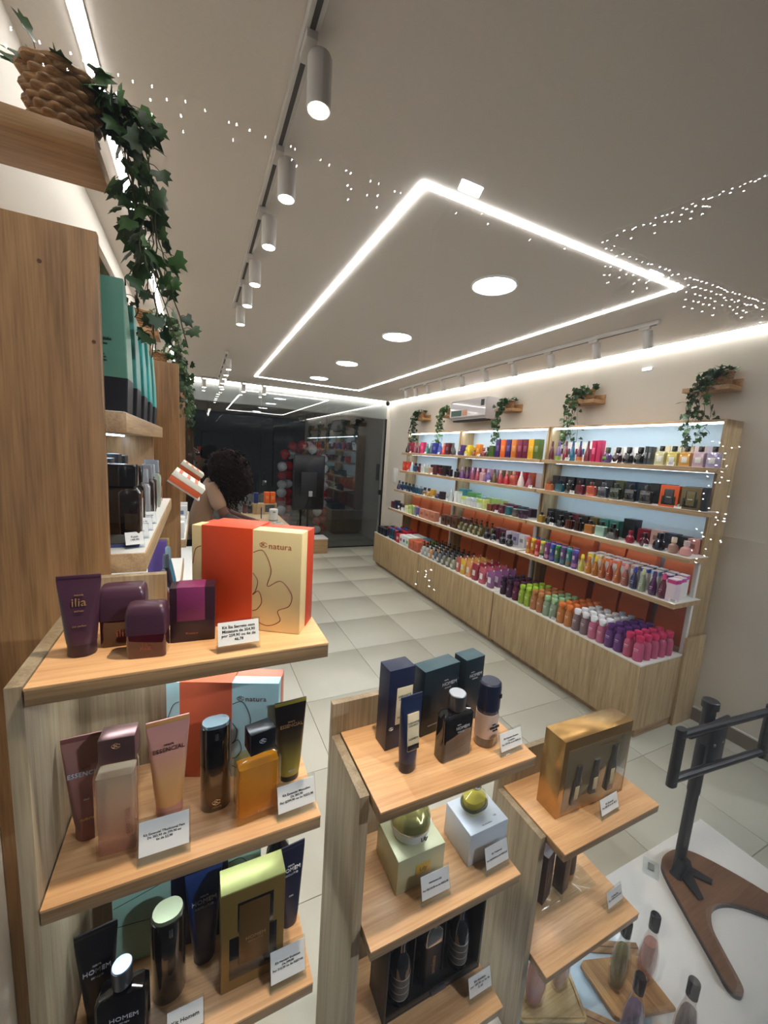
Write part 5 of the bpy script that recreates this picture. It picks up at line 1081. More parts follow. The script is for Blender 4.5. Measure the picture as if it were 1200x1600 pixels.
tear_bottle('brown teardrop bottle with round cap at bottom edge', 1.130, .368, Z+.0004, grad('brown_liquid', [(88, 74, 70), (100, 86, 82)], 0, .12, .2, alpha=.6), CAPB, 1.05, 0)

# ---------------------------------------------------------------- black bracket stand on a horseshoe wooden base
t = thing('floor_stand', 'black metal bracket stand on brown horseshoe wooden base', 'stand', (0, 0, 0))
BRN = wood('walnut_base', (122, 88, 62), (92, 62, 42), 0); STEEL = M('black_steel', (34, 34, 37), .38)
out = []
cx, cyy = 1.655, .520
P_out = [(1.640, .692), (1.585, .678), (1.545, .635), (1.485, .540), (1.412, .420), (1.392, .388), (1.388, .366), (1.405, .354), (1.430, .366), (1.478, .432), (1.520, .482), (1.590, .512), (1.660, .500), (1.715, .460), (1.775, .392), (1.805, .340), (1.845, .326), (1.868, .346), (1.845, .430), (1.806, .545), (1.755, .645), (1.705, .684)]
def smooth_poly(P, n=5):
    o = []; m = len(P)
    for i in range(m):
        a, b, c, d = (Vector((*P[(i+k) % m], 0)) for k in (-1, 0, 1, 2))
        for k in range(n):
            u = k/n; q = 0.5*((2*b)+(c-a)*u+(2*a-5*b+4*c-d)*u*u+(3*b-a-3*c+d)*u**3); o.append((q.x, q.y))
    return o
SP = smooth_poly(P_out)
obj('base', prism(SP, Z+.014, Z+.022, 'base_top', 0), BRN, t); obj('base_edge', prism(SP, Z, Z+.0139, 'base_edge', 0), STEEL, t)
bx, by = 1.620, .640
obj('foot_bracket', MB().loft([(Z+.022, .050, .020, .012), (Z+.030, .045, .018, .012), (Z+.075, .018, .020, .012)], 3).mesh('foot_bracket'), STEEL, t, (bx, by-.012, 0), (0, 0, 0))
obj('foot_plate', prism([(1.565, .545), (1.585, .540), (1.637, .600), (1.670, .555), (1.690, .562), (1.660, .640), (1.605, .650)], Z+.0221, Z+.030, 'foot_plate'), STEEL, t)
post = obj('post', MB().loft([(Z+.030, .0175, .0175, .0175), (.930, .0175, .0175, .0175)], 6).mesh('post'), STEEL, t, (bx, by, 0))
obj('sleeve', MB().loft([(.60, .020, .020, .02), (.605, .020, .020, .02), (.93, .020, .020, .02)], 6).mesh('sleeve'), STEEL, t, (bx, by, 0))
obj('cap', MB().loft([(.9302, .026, .026, .026), (.955, .026, .026, .026), (.958, .023, .023, .023)], 6).mesh('cap'), STEEL, t, (bx, by, 0))
obj('plate', bevbox(.105, .010, .170, .002), STEEL, t, (bx+.015, by-.030, .735)); obj('clamp', bevbox(.050, .030, .080, .003), STEEL, t, (bx, by-.014, .80))
for x in (-.012, .044): obj('screw', lofted('stand_screw', [(0, .007, .007, .007), (.003, .006, .006, .006)], 4), CHROME, t, (bx+x, by-.037, .815), (PI/2, 0, 0))
obj('side_knob', MB().tube([(bx-.02, by-.01, .855), (bx-.115, by-.005, .858)], .013, 8).mesh('side_knob'), STEEL, t)
fr_y = {0: .602, 1: .560}
A_, B_ = Vector((1.398, .612, 0)), Vector((1.872, .566, 0)); dr = (B_-A_).normalized(); fz0, fz1 = .745, .905
for z in (fz0, fz1):
    obj('rail', MB().tube([A_-dr*.010+Vector((0, 0, z)), B_+dr*.010+Vector((0, 0, z))], .013, 10).mesh('rail'), STEEL, t)
for q in (A_, B_):
    obj('upright', MB().loft([(fz0-.022, .019, .012, .012), (fz1+.022, .019, .012, .012)], 4).mesh('upright'), STEEL, t, q, (0, 0, math.atan2(dr.y, dr.x)))
t = thing('clear_packet', 'small clear plastic packet lying beside the stand base', 'packet', (1.545, .690, Z), .5)
obj('packet', lofted('packet', [(0, .040, .026, .004), (.003, .036, .022, .004)], 3), ACRYL, t); obj('insert', bevbox(.03, .02, .0006, 0), M('insert_grey', (120, 124, 120), .5), t, (.004, 0, .0034))

# ---------------------------------------------------------------- left wall goods
LZ_ = PI/2
def lbag(label, y, c, low, z=1.7902, w=.19, h=.29, x=-.262, emblem=False):
    t = thing('paper_bag', label, 'bag', (x, y, z), PI/2*.0, 'paper bags on the left top shelf')
    d = .085
    hl = h*.26
    me = cached(('lbag', w, h), lambda: MB().loft([(hl, .115, d/2, .002), (h*.6, .113, d/2*.95, .002), (h, .108, d/2*.40, .002)], 1).mesh('bag_body', 20))
    obj('body', me, mc(c), t)
    obj('bottom_panel', cached(('lbagb', w, h), lambda: MB().loft([(0, .112, d/2*.98, .002), (hl-.0003, .1153, d/2*1.01, .002)], 1).mesh('bag_bottom', 20)), mc(low), t)
    obj('handle', cached(('lbagh', w, h), lambda: MB().tube([(-.04, -d*.15, h*.97), (-.036, -d*.18, h*1.06), (-.015, -d*.2, h*1.10), (.015, -d*.2, h*1.10), (.036, -d*.18, h*1.06), (.04, -d*.15, h*.97)], .002, 6).mesh('bag_handle')), mc(lighter(c, .2)), t)
    return t
gr = [(96, 146, 124), (74, 148, 136), (56, 164, 156), (54, 172, 164), (60, 178, 168)]
gw = ['dark green paper bag with black base, nearest on left top shelf', 'green paper bag second nearest on left top shelf', 'teal paper bag third nearest on left top shelf', 'bright teal paper bag fourth nearest on left top shelf', 'turquoise paper bag fifth nearest on left top shelf']
for i, (c, lab) in enumerate(zip(gr, gw)):
    t = lbag(lab, 1.115+.155*i, c, (30, 28, 32), h=.29-.012*i, x=-.255)
    if i == 0:
        IK = M('bag_ink', (22, 52, 42), .6)
        for k, (z, s_) in enumerate(((.215, .009), (.205, .006), (.182, .006), (.176, .006), (.170, .006))): lettering(t, ['papel produzido', 'com fibra de cana', 'sem plastico', 'este papel vem', 'de fontes certas'][k], s_, IK, (.058, -.0415+.0*(z), z-.06), (PI/2-.03, 0, 0), extrude=.0022)
        for z in (.155, .118): obj('emblem_ring', cached('emb', lambda: MB().tube([(.011*math.cos(a*PI/10), 0, .011*math.sin(a*PI/10)) for a in range(20)], .0008, 4, True).mesh('emblem')), IK, t, (.008, -.0425, z))
        obj('candy_emblem', cached('candy', lambda: MB().loft([(0, .006, .001, .001), (.004, .003, .001, .001), (.006, .006, .001, .001), (.012, .007, .001, .001), (.017, .006, .001, .001), (.019, .003, .001, .001), (.023, .006, .001, .001)], 3).mesh('candy')), PAPER, t, (.020, -.0440, .030))
for i, (y, lab) in enumerate(((2.46, 'orange and cream paper bag past the teal bags, left top shelf'), (2.68, 'second orange and cream paper bag on left top shelf'), (3.55, 'far orange and cream paper bag on left top shelf'))):
    lbag(lab, y, (216, 120, 50), (232, 206, 140), h=.30, x=-.256)
# perfumes on the second left shelf
big = [(1.105, .084, .195, (30, 18, 14), (18, 18, 20), 'large black-brown perfume bottle'), (1.215, .055, .18, (28, 20, 20), (20, 20, 22), 'black perfume bottle'), (1.32, .055, .18, (26, 20, 20), (22, 20, 20), 'dark perfume bottle'), (1.43, .045, .165, (160, 160, 160), (150, 152, 154), 'silver grey perfume bottle'),
       (1.53, .05, .17, (40, 22, 20), (120, 120, 124), 'brown perfume bottle with steel cap'), (1.63, .05, .17, (34, 24, 24), (150, 150, 156), 'dark perfume bottle with silver cap'), (1.74, .06, .18, (150, 160, 140), (130, 132, 136), 'clear smoky perfume bottle with chrome cap'), (1.86, .05, .10, (214, 110, 96), (226, 150, 140), 'coral round perfume bottle')]
for i, (y, w, h, c, cc, lab) in enumerate(big):
    t = thing('perfume_bottle', f'{lab}, {ORD[i]} nearest on second left shelf', 'bottle', (-.165 if i < 3 else -.158, y, 1.4782), 0, 'perfume bottles on the second left shelf')
    a = w/2
    obj('glass', lofted('lp_glass', [(0, a*.86, a*.62, .006), (h*.05, a*.9, a*.66, .006), (h*.07, a*.98, a*.70, .006), (h*.66, a, a*.72, .006), (h*.72, a*.8, a*.6, .006), (h*.74, a*.5, a*.5, a*.4)], 4), mc(c, 'glass'), t)
    if i == 0: obj('blue_foot', lofted('lp_foot', [(.0005, a*.89, a*.65, .006), (h*.045, a*.92, a*.68, .006)], 4), M('blue_glass', (40, 60, 120), .05, coat=1.0), t)
    obj('cap', lofted('lp_cap', [(h*.742, a*.82, a*.62, .005), (h*.98, a*.82, a*.62, .005), (h, a*.76, a*.56, .005)], 4), mc(cc, 'gloss'), t)
for i in range(6):
    product('carton', f'dark perfume carton behind the bottles, {ORD[i]} nearest on second left shelf', (-.285, 1.09+.135*i, 1.4782), 0, .085, .07, .20-.01*(i % 2), (22, 22, 26), (60, 60, 66), None, 'cartons on the second left shelf')
for i, (y, ln) in enumerate(((1.065, ['Kaiak', '149,90']), (1.165, ['Urbe', '139,90']), (1.265, ['Sr N', '164,90']), (1.37, ['Essencial', '189,90']))):
    price_stand(f'small tilted price holder, {ORD[i]} nearest on second left shelf edge', (-.134, y, 1.4782), .35, .040, .040, ln, 'price holders on the left shelf')
# slanted gift boxes held out past the first unit
def slant(label, loc, s=1.0):
    t = thing('gift_box', label, 'gift box', loc, 0, 'tilted gift boxes on the left', rot=(0, .62, 0))
    w, d, h = .155*s, .22*s, .055*s
    obj('lid', bevbox(w, d, h*.5, .002), mc((232, 224, 206)), t, (0, 0, h*.5)); obj('tray', bevbox(w-.004, d-.004, h*.5, .001), mc((200, 88, 44)), t)
    for x in (-.05, -.01, .03): obj('stripe', bevbox(.016*s, d+.001, .0012, .0002), mc((206, 100, 66)), t, (x*s, 0, h*1.0-.0004))
    obj('support', bevbox(w*1.05, d*.8, .010, .001), LAMWHITE, t, (.006, 0, -.0105)); obj('arm', bevbox(.03, .125, .02, .002), W_V, t, (-.06*s, .148 if s == 1.0 else -.0, -.031))
slant('striped cream and orange gift box on tilted holder, nearer of two', (-.062, 2.15, 1.515))
slant('striped cream and orange gift box on tilted holder, farther of two', (-.052, 2.88, 1.530), .95)
# lower left shelf bottles
lows = [('carton', 1.20, .06, .05, .16, (92, 44, 124), (120, 70, 150), 'purple carton'), ('round', 1.10, .052, .05, .10, (214, 196, 196), (220, 210, 206), 'clear pink curvy bottle'), ('pump', 1.31, .046, .046, .15, (96, 40, 26), (90, 92, 96), 'amber bottle with grey cap'), ('flask', 1.42, .05, .05, .17, (40, 30, 40), (70, 74, 80), 'dark bottle with steel cap'),
        ('flask', 1.52, .05, .05, .17, (60, 120, 140), (120, 140, 150), 'teal bottle with steel cap'), ('carton', 1.62, .06, .05, .17, (84, 60, 120), None, 'violet carton'), ('carton', 1.73, .06, .05, .15, (150, 130, 70), None, 'olive carton')]
for i, (k, y, w, d, h, c, c2, lab) in enumerate(lows):
    product(k, f'{lab}, {ORD[i]} nearest on the lower left wall shelf', (-.095 if k != 'carton' else -.135, y, 1.2002), 0, w, d, h, c, c2, None, 'goods on the lower left shelf')
lows4 = [('square', (190, 60, 80), (200, 200, 204), 'rose square bottle'), ('carton', (232, 226, 214), (60, 60, 110), 'white carton'), ('square', (40, 40, 60), (40, 40, 44), 'navy square bottle'), ('carton', (206, 120, 60), None, 'orange carton'), ('square', (90, 60, 120), (60, 50, 70), 'violet square bottle'), ('carton', (230, 230, 226), (180, 60, 60), 'white carton')]
for i in range(6):
    k, c, c2, lab = lows4[i]
    product(k, f'{lab}, {ORD[i]} nearest on the lowest left wall shelf', (-.06, 1.12+.15*i, .9202), 0, .062, .05, .14, c, c2, None, 'goods on the lowest left shelf')
for i, y in enumerate((2.44, 2.52, 2.60, 2.68, 3.06, 3.14, 3.22, 3.30)):
    c = [(130, 30, 60), (60, 60, 70), (150, 150, 150), (110, 20, 44), (40, 40, 48), (200, 190, 180), (90, 40, 90), (150, 60, 50)][i]
    product('square', f'small perfume bottle, {ORD[i]} nearest on far left second shelf', (-.150, y, 1.4782), 0, .06, .05, .14, c, darker(c, .4), None, 'bottles on the far left shelf')
    if i % 2 == 0:
        product('carton', f'white and red striped pack, {ORD[i//2]} nearest on far left third shelf', (-.115, y, 1.2002), 0, .09, .06, .09, (226, 224, 220), (90, 110, 150), None, 'packs on the far left shelf')

# ---------------------------------------------------------------- ivy in woven baskets on wall ledges
LEAFM = []
for i, (c, d) in enumerate((((50, 84, 40), .4), ((42, 72, 36), .45), ((66, 104, 50), .4), ((34, 60, 30), .45))):
    LEAFM.append(M(f'ivy_leaf_{i}', c, .38, bump=.2, bscale=300))
STEM = M('ivy_stem', (60, 66, 34), .6); WICK = wood('wicker', (178, 138, 92), (112, 78, 48), 0, fine=2.0)
def leaf_geo():
    pts = [(0, 0), (.38, -.16), (.62, .10), (.40, .34), (.46, .62), (.16, .64), (0, 1.05)]
    v = [(0, 0, 0), (0, .45, .07), (0, 1.05, -.05)]; idx = []
    L = [(-x, y, -.10*abs(x)-.03*y) for x, y in pts[1:-1]]; Rr = [(x, y, -.10*abs(x)-.03*y) for x, y in pts[1:-1]]
    v += Rr+L; n = len(Rr)
    f = []
    ring = [0]+[3+i for i in range(n)]+[2]
    for a, b in zip(ring[:-1], ring[1:]): f.append((1, a, b))
    ring = [0]+[3+n+i for i in range(n)]+[2]
    for a, b in zip(ring[:-1], ring[1:]): f.append((1, b, a))
    top = [Vector(q) for q in v]
    m = len(v); th = .015
    v2 = v+[(q[0], q[1], q[2]-th) for q in v]
    f2 = f+[tuple(reversed([i+m for i in q])) for q in f]
    edge = [0]+[3+i for i in range(n)]+[2]+[3+n+i for i in reversed(range(n))]
    for a, b in zip(edge, edge[1:]+edge[:1]): f2.append((a, b, b+m, a+m))
    return v2, f2
LV, LF = leaf_geo()
LEAF_ME = mesh_of('ivy_leaf', LV, LF, 50)

def basket_mesh(r0, r1, h, rows=8, n=72):
    v = []; f = []; rr = rows*6
    for i in range(rr+1):
        t = i/rr; z = h*t; row = int(min(t*rows, rows-1e-6)); ph = (t*rows-row)
        R = r0+(r1-r0)*t**.8+.0
        for j in range(n):
            a = 2*PI*j/n
            weave = math.cos(a*12+PI*(row % 2))
            bump = .0110*max(0, math.sin(PI*ph))**.7*(.10+.90*(.5+.5*weave)**.8) - .004
            rj = R*(1+0)+bump*(R/.06)
            v.append((rj*math.cos(a), rj*math.sin(a), z))
    for i in range(rr):
        for j in range(n): f.append((i*n+j, i*n+(j+1) % n, (i+1)*n+(j+1) % n, (i+1)*n+j))
    f.append(tuple(reversed(range(n))))
    o = len(v); R2 = r1*.9
    v += [(R2*math.cos(2*PI*j/n), R2*math.sin(2*PI*j/n), h) for j in range(n)]+[(R2*.9*math.cos(2*PI*j/n), R2*.9*math.sin(2*PI*j/n), h*.7) for j in range(n)]
    for j in range(n):
        f.append((rr*n+j, rr*n+(j+1) % n, o+(j+1) % n, o+j)); f.append((o+j, o+(j+1) % n, o+n+(j+1) % n, o+n+j))
    f.append(tuple(range(o+n, o+2*n)))
    return mesh_of('basket', v, f, 60)

def ivy(label, base, r0, r1, hb, strands, size, seed, indiv, bush=14, group='trailing ivy plants on wall ledges', basket=True):
    rnd = random.Random(seed)
    t = thing('potted_ivy', label, 'plant', base, 0, group)
    if basket:
        bk = obj('basket', basket_mesh(r0, r1, hb), WICK, t)
        obj('braided_rim', MB().tube([((r1+.002*math.sin(a*PI/3))*math.cos(a*PI/24), (r1+.002*math.sin(a*PI/3))*math.sin(a*PI/24), hb+.002*math.cos(a*PI/3)) for a in range(48)], .0065*r1/.07, 6, True).mesh('rim'), WICK, bk)
    leaves = []
    def leaf(p, dirv, s):
        nrm = Vector((rnd.uniform(-1, 1), rnd.uniform(-1.2, .2), rnd.uniform(-.2, 1))).normalized()
        y = Vector(dirv).normalized(); x = y.cross(nrm)
        if x.length < .05: x = y.cross(Vector((1, 0, 0)))
        x.normalize(); z = x.cross(y)
        leaves.append((Matrix(((x.x*s, y.x*s, z.x*s, p[0]), (x.y*s, y.y*s, z.y*s, p[1]), (x.z*s, y.z*s, z.z*s, p[2]), (0, 0, 0, 1))), rnd.randrange(4)))
    sm = MB()
    for pts in strands:
        P = [Vector(p) for p in pts]; path = []
        for i in range(len(P)-1):
            a, b, c, d = P[max(i-1, 0)], P[i], P[i+1], P[min(i+2, len(P)-1)]
            for k in range(6):
                u = k/6; path.append(.5*((2*b)+(c-a)*u+(2*a-5*b+4*c-d)*u*u+(3*b-a-3*c+d)*u**3))
        path.append(P[-1])
        jit = [q+Vector((rnd.uniform(-1, 1), rnd.uniform(-1, 1), rnd.uniform(-.5, .5)))*size*.12 for q in path]
        sm.tube(jit, size*.035, 5)
        L = sum((jit[i+1]-jit[i]).length for i in range(len(jit)-1)); n = max(4, int(L/(size*.74)))
        for k in range(n):
            q = jit[min(int(k/n*(len(jit)-1)), len(jit)-2)]
            off = Vector((rnd.uniform(-1, 1), rnd.uniform(-1, 1), rnd.uniform(-.6, .3)))
            tip = q+off*size*.72
            sm.tube([q, (q+tip)/2+Vector((0, 0, size*.08)), tip], size*.02, 4)
            leaf(tip, off+Vector((0, 0, -.7)), size*rnd.uniform(.65, 1.05))
    for k in range(bush):
        a = rnd.uniform(0, 2*PI); rr = r1*rnd.uniform(.2, .95)
        p = Vector((rr*math.cos(a), rr*math.sin(a), hb*.8)); e = p+Vector((math.cos(a)*.3, math.sin(a)*.3, 1))*size*rnd.uniform(.5, 1.3)
        sm.tube([p, e], size*.025, 4); leaf(e, Vector((math.cos(a), math.sin(a), rnd.uniform(-.2, .7))), size*rnd.uniform(.7, 1.1))
    so = obj('stems', sm.mesh('stems'), STEM, t); so['kind'] = 'stuff'
    if indiv:
        for m, k in leaves:
            o = obj('leaf', LEAF_ME, LEAFM[k], t); o.matrix_local = m
    else:
        for k in range(4):
            pass
        mb = MB()
        for m, k in leaves: mb.add([m @ Vector(q) for q in LV], LF)
        fo = obj('foliage', mb.mesh('foliage', 50), LEAFM[seed % 4], t); fo['kind'] = 'stuff'
    return t

def ledge(label, x0, x1, y0, y1, z, upstand=None):
    t = thing('wall_ledge', label, 'wall shelf', group='small oak wall ledges')
    pbox('board', t, W_LED, x0, x1, y0, y1, z-.03, z)
    if upstand: pbox('back_rail', t, W_LED, *upstand)
# left wall
ledge('oak ledge on left wall above the tall panel, holding large basket', XL+.001, -.177, 1.025, 1.18, 2.31)
random.seed(3)
st = []
bx0, by0 = -.238, 1.095
rb = random.Random(21)
for k in range(9):
    x1 = rb.uniform(.10, .15); dz = rb.uniform(.20, .42)
    st.append([(.055, rb.uniform(-.03, .03), .10), (x1*.85, rb.uniform(-.03, .05), .10), (x1, rb.uniform(-.02, .06), -.02), (x1+rb.uniform(-.02, .05), rb.uniform(-.01, .12), -dz*.55), (x1+rb.uniform(-.03, .09), rb.uniform(.0, .16), -dz)])
ivy('large woven basket of ivy trailing down from nearest left wall ledge', (bx0, by0, 2.3102), .050, .064, .105, st, .042, 5, True, bush=20)
for i, (y, lab) in enumerate(((2.60, 'second ivy basket along the left wall ledges'), (3.70, 'third ivy basket along the left wall ledges'), (4.75, 'farthest ivy basket along the left wall ledges'))):
    ledge(['oak ledge on left wall under the second ivy basket', 'oak ledge on left wall under the third ivy basket', 'oak ledge on left wall under the farthest ivy basket'][i], XL+.001, -.185, y-.08, y+.08, 2.31)
    st = []
    for k in range(9):
        x1 = rb.uniform(.15, .19); dz = rb.uniform(.25, .48)
        st.append([(.05, rb.uniform(-.03, .03), .09), (x1*.8, rb.uniform(-.06, .06), .08), (x1, rb.uniform(-.08, .08), -.05), (x1+rb.uniform(-.02, .05), rb.uniform(-.1, .14), -dz*.55), (x1+rb.uniform(-.02, .07), rb.uniform(-.1, .2), -dz)])
    ivy(lab, (-.275, y, 2.3102), .050, .062, .09, st, .036, 31+i, i == 0, bush=14)
# right wall
rp = [(1.50, 'ivy basket on the nearest right wall ledge', True, 1.425, 1.70), (2.50, 'ivy basket on the second nearest right wall ledge', True, 2.385, 2.66), (3.47, 'ivy basket on right wall ledge beside the air conditioner', False, 3.36, 3.62),
      (4.62, 'ivy basket hidden behind the air conditioner end', False, 4.54, 4.76), (5.38, 'ivy basket on the farthest right wall ledge', False, 5.25, 5.55)]
for i, (y, lab, ind, ya, yb) in enumerate(rp):
    ledge(['oak ledge under the nearest right wall ivy', 'oak ledge under the second nearest right wall ivy', 'oak ledge under the ivy beside air conditioner', 'oak ledge behind the air conditioner end', 'oak ledge under the farthest right wall ivy'][i], 3.05, XR-.001, ya, yb, 2.315, (XR-.018, XR-.001, ya, yb, 2.3152, 2.365))
    st = []
    for k in range(9):
        ox = rb.uniform(-.10, -.06); dz = rb.uniform(.22, .50); yo = rb.uniform(.02, .12)
        st.append([(-.03, rb.uniform(-.02, .03), .08), (ox*.9, yo*.4, .09), (ox-.02, yo, -.02), (ox-.02+rb.uniform(-.03, .03), yo+rb.uniform(-.05, .05), -dz*.55), (ox-.02+rb.uniform(-.04, .03), yo+rb.uniform(-.07, .07), -dz)])
    ivy(lab, (3.112, y, 2.3152), .042, .055, .085, st, .040, 51+i, ind, bush=18)

# ---------------------------------------------------------------- air conditioner, sensor, intercom, dome camera
t = thing('air_conditioner', 'white glossy split air conditioner on the right wall', 'air conditioner', (0, 0, 0))
ACM = M('ac_gloss', (196, 192, 196), .12, coat=.8)
def acp(x0, x1, z0, z1, y0, y1):
    v = [(XR-.001, z0+.04), (XR-.001, z1), (x0+.03, z1), (x0, z1-.03), (x0, z0+.07), (x0+.05, z0+.03)]
    n = len(v); V = [(x, y0, z) for x, z in v]+[(x, y1, z) for x, z in v]
    return mesh_of('ac_body', V, [tuple(range(n)), tuple(reversed(range(n, 2*n)))]+[(i, (i+1) % n, n+(i+1) % n, n+i) for i in range(n)], 30)
obj('body', acp(3.0, XR, 2.19, 2.47, 3.74, 4.45), ACM, t)
pbox('vent', t, M('vent_dark', (50, 50, 54), .5), 3.035, 3.12, 3.77, 4.42, 2.205, 2.222)
pbox('louvre', t, ALU, 3.004, 3.03, 3.77, 4.42, 2.226, 2.232)
pbox('energy_label', t, M('energy_label', (60, 90, 80), .5), 2.9985, 3.0, 4.20, 4.42, 2.27, 2.34, 0)
pbox('brand_label', t, M('copper_label', (190, 140, 110), .5), 2.9985, 3.0, 4.08, 4.18, 2.27, 2.345, 0)
pbox('badge', t, M('badge_dark', (40, 44, 50), .5), 2.9985, 3.0, 3.77, 3.83, 2.37, 2.44, 0)
t = thing('intercom', 'white slim intercom phone on the pier beside back glass', 'intercom', (0, 0, 0))
pbox('cradle', t, WHITE, XR-.022, XR-.001, 6.23, 6.36, 1.24, 1.50, .006); pbox('handset', t, WHITE, XR-.045, XR-.0225, 6.255, 6.335, 1.25, 1.49, .010)
t = thing('dome_camera', 'small dark security camera at the back ceiling corner', 'camera', (3.08, 6.56, ZC))
obj('mount', lofted('cam_mount', [(-.02, .035, .035, .035), (0, .035, .035, .035)], 5), WHITE, t); obj('eye', lofted('cam_eye', [(-.085, .012, .012, .012), (-.075, .028, .028, .028), (-.05, .035, .035, .035), (-.0205, .033, .033, .033)], 5), BLACK, t)
t = thing('glowing_square', 'small glowing square on the right wall', 'light', (0, 0, 0))  # emissive square fixed to the wall, source not identified
pbox('frame', t, WHITE, XR-.010, XR-.001, 2.02, 2.10, 2.515, 2.535); pbox('diffuser', t, SHELF_LED, XR-.0125, XR-.0105, 2.025, 2.095, 2.517, 2.533, 0)

# ---------------------------------------------------------------- counter, plinth with screen stand
t = thing('service_counter', 'oak service counter with pale top beside the writing person', 'counter', (0, 0, 0))
pbox('body', t, W_V, .45, .775, 3.70, 4.52, .0, .975); pbox('top', t, M('counter_top', (206, 184, 148), .35), .43, .80, 3.66, 4.56, .975, 1.0, .002)
t = thing('low_plinth', 'low oak plinth with white top before the back glass', 'plinth', (0, 0, 0))
pbox('body', t, W_X, 1.15, 1.995, 6.30, 6.60, 0, .245); pbox('top', t, LAMWHITE, 1.148, 1.998, 6.298, 6.605, .245, .262, .001)
t = thing('poster_screen', 'black portrait display screen on a pole stand by the back glass', 'screen', (1.66, 6.42, .2622), .03)
obj('base', lofted('scr_base', [(0, .10, .10, .1), (.012, .10, .10, .1), (.02, .03, .03, .03)], 8), BLACK, t)
obj('pole', lofted('scr_pole', [(.02, .016, .016, .016), (.60, .016, .016, .016)], 5), BLACK, t)
obj('frame', bevbox(.53, .035, .90, .004), M('screen_frame', (20, 20, 23), .4), t, (0, 0, .48)); obj('panel', bevbox(.49, .004, .86, .001), M('screen_panel', (12, 13, 16), .25), t, (0, -.0185, .50))
obj('mount_box', bevbox(.06, .02, .09, .002), M('socket_white', (160, 160, 158), .5), t, (.03, -.030, .70)); obj('bracket', bevbox(.26, .006, .40, .002), M('bracket_black', (28, 28, 32), .5), t, (0, -.0235, .70))
obj('cable', MB().tube([(.03, -.03, .70), (-.02, -.05, .55), (-.16, -.04, .30), (-.26, -.03, .015)], .004, 6).mesh('cable'), BLACK, t)

zc = 1.0002
t = thing('soap_dispenser', 'white cylinder dispenser standing on the counter', 'dispenser', (.690, 4.02, zc)); obj('body', lofted('disp', [(0, .040, .040, .040), (.006, .043, .043, .043), (.112, .043, .043, .043), (.120, .036, .036, .036)], 7), WHITE, t); obj('spout', bevbox(.02, .03, .012, .003), M('spout_grey', (150, 150, 150), .4), t, (0, -.050, .088)); obj('base_ring', lofted('disp_ring', [(.0, .0435, .0435, .0435), (.012, .0438, .0438, .0438)], 7), M('spout_grey'), t)
t = thing('card_stand', 'wooden box display carrying orange packs at back of counter', 'display box', (.64, 4.47, zc)); obj('side', bevbox(.125, .10, .115, .002), W_V, t, (-.035, 0, 0)); obj('shelf', bevbox(.125, .10, .012, .001), W_V, t, (.0905, 0, .103)); obj('leg', bevbox(.012, .10, .1025, .001), W_V, t, (.146, 0, 0))
for i, x in enumerate((.690, .752)):
    product('carton', f'bright orange carton on the counter display box, {["left", "right"][i]} one', (x, 4.47, zc+.1152), 0, .056, .06, .125, (226, 100, 30), (236, 140, 70), None, 'orange cartons on the counter')
product('carton', 'small navy carton beside the orange cartons on counter', (.575, 4.47, zc+.1152), 0, .045, .05, .115, (30, 50, 110), None, None)
t = thing('ballpoint_pen', 'blue pen standing upright on the counter', 'pen', (.585, 4.12, zc)); obj('barrel', lofted('pen', [(0, .002, .002, .002), (.012, .005, .005, .005), (.12, .005, .005, .005)], 4), M('pen_blue', (40, 44, 110), .3), t); obj('clip', bevbox(.002, .003, .04, .0005), M('pen_blue'), t, (.0065, 0, .08))
t = thing('notepad', 'blue notepad under the writing hand on counter', 'notepad', (.545, 3.80, zc)); obj('cover', bevbox(.14, .10, .006, .001), M('pad_blue', (80, 100, 130), .5), t); obj('sheet', bevbox(.136, .096, .001, 0), PAPER, t, (0, 0, .0061))
t = thing('card_reader', 'white card reader with paper slip on counter edge', 'card reader', (.700, 3.80, zc)); obj('body', lofted('reader', [(0, .045, .030, .006), (.018, .042, .028, .006), (.022, .038, .024, .006)], 3), WHITE, t); obj('display', bevbox(.05, .014, .001, 0), BLACK, t, (0, -.006, .0221))
for i, (x, c) in enumerate(((.462, (90, 24, 40)), (.515, (24, 24, 30)))):
    product('square', ['wine coloured tester bottle at back left of counter', 'black tester bottle at back left of counter'][i], (x, 4.50, zc), 0, .045, .04, .13, c, darker(c, .3), None)

# ---------------------------------------------------------------- person writing at the counter
def skin_mesh(name, verts, edges, radii, sub=2, root=0):
    me = bpy.data.meshes.new(name); me.from_pydata(verts, edges, []); o = bpy.data.objects.new(name, me); COL.objects.link(o)
    md = o.modifiers.new('skin', 'SKIN'); md.use_smooth_shade = True; md.branch_smoothing = .6
    ss = o.modifiers.new('sub', 'SUBSURF'); ss.levels = sub; ss.render_levels = sub
    if not me.skin_vertices: me.skin_vertices.new(name='')
    for i, r in enumerate(radii):
        rr = r if isinstance(r, tuple) else (r, r); me.skin_vertices[0].data[i].radius = rr
        me.skin_vertices[0].data[i].use_root = (i == root)
    bpy.context.view_layer.update()
    dg = bpy.context.evaluated_depsgraph_get(); new = bpy.data.meshes.new_from_object(o.evaluated_get(dg))
    bpy.data.objects.remove(o); new.materials.clear(); new.materials.append(None)
    for p in new.polygons: p.use_smooth = True
    return new
SKIN = M('skin', (112, 70, 50), .5); SHIRT = M('tan_shirt', (164, 128, 102), .75, bump=.3, bscale=180); TROU = M('dark_trousers', (34, 34, 40), .8); HAIR = M('dark_brown_hair', (30, 15, 12), .8, bump=.6, bscale=220, spec=.15)
pp = thing('person', 'person with curly dark hair in tan shirt, writing at the counter', 'person', (.02, 3.78, 0))
V = []; E = []; Rr = []
def add(p, r, par=None):
    V.append((p[0]-.02, p[1]-3.78, p[2])); Rr.append(r)
    if par is not None: E.append((par, len(V)-1))
    return len(V)-1
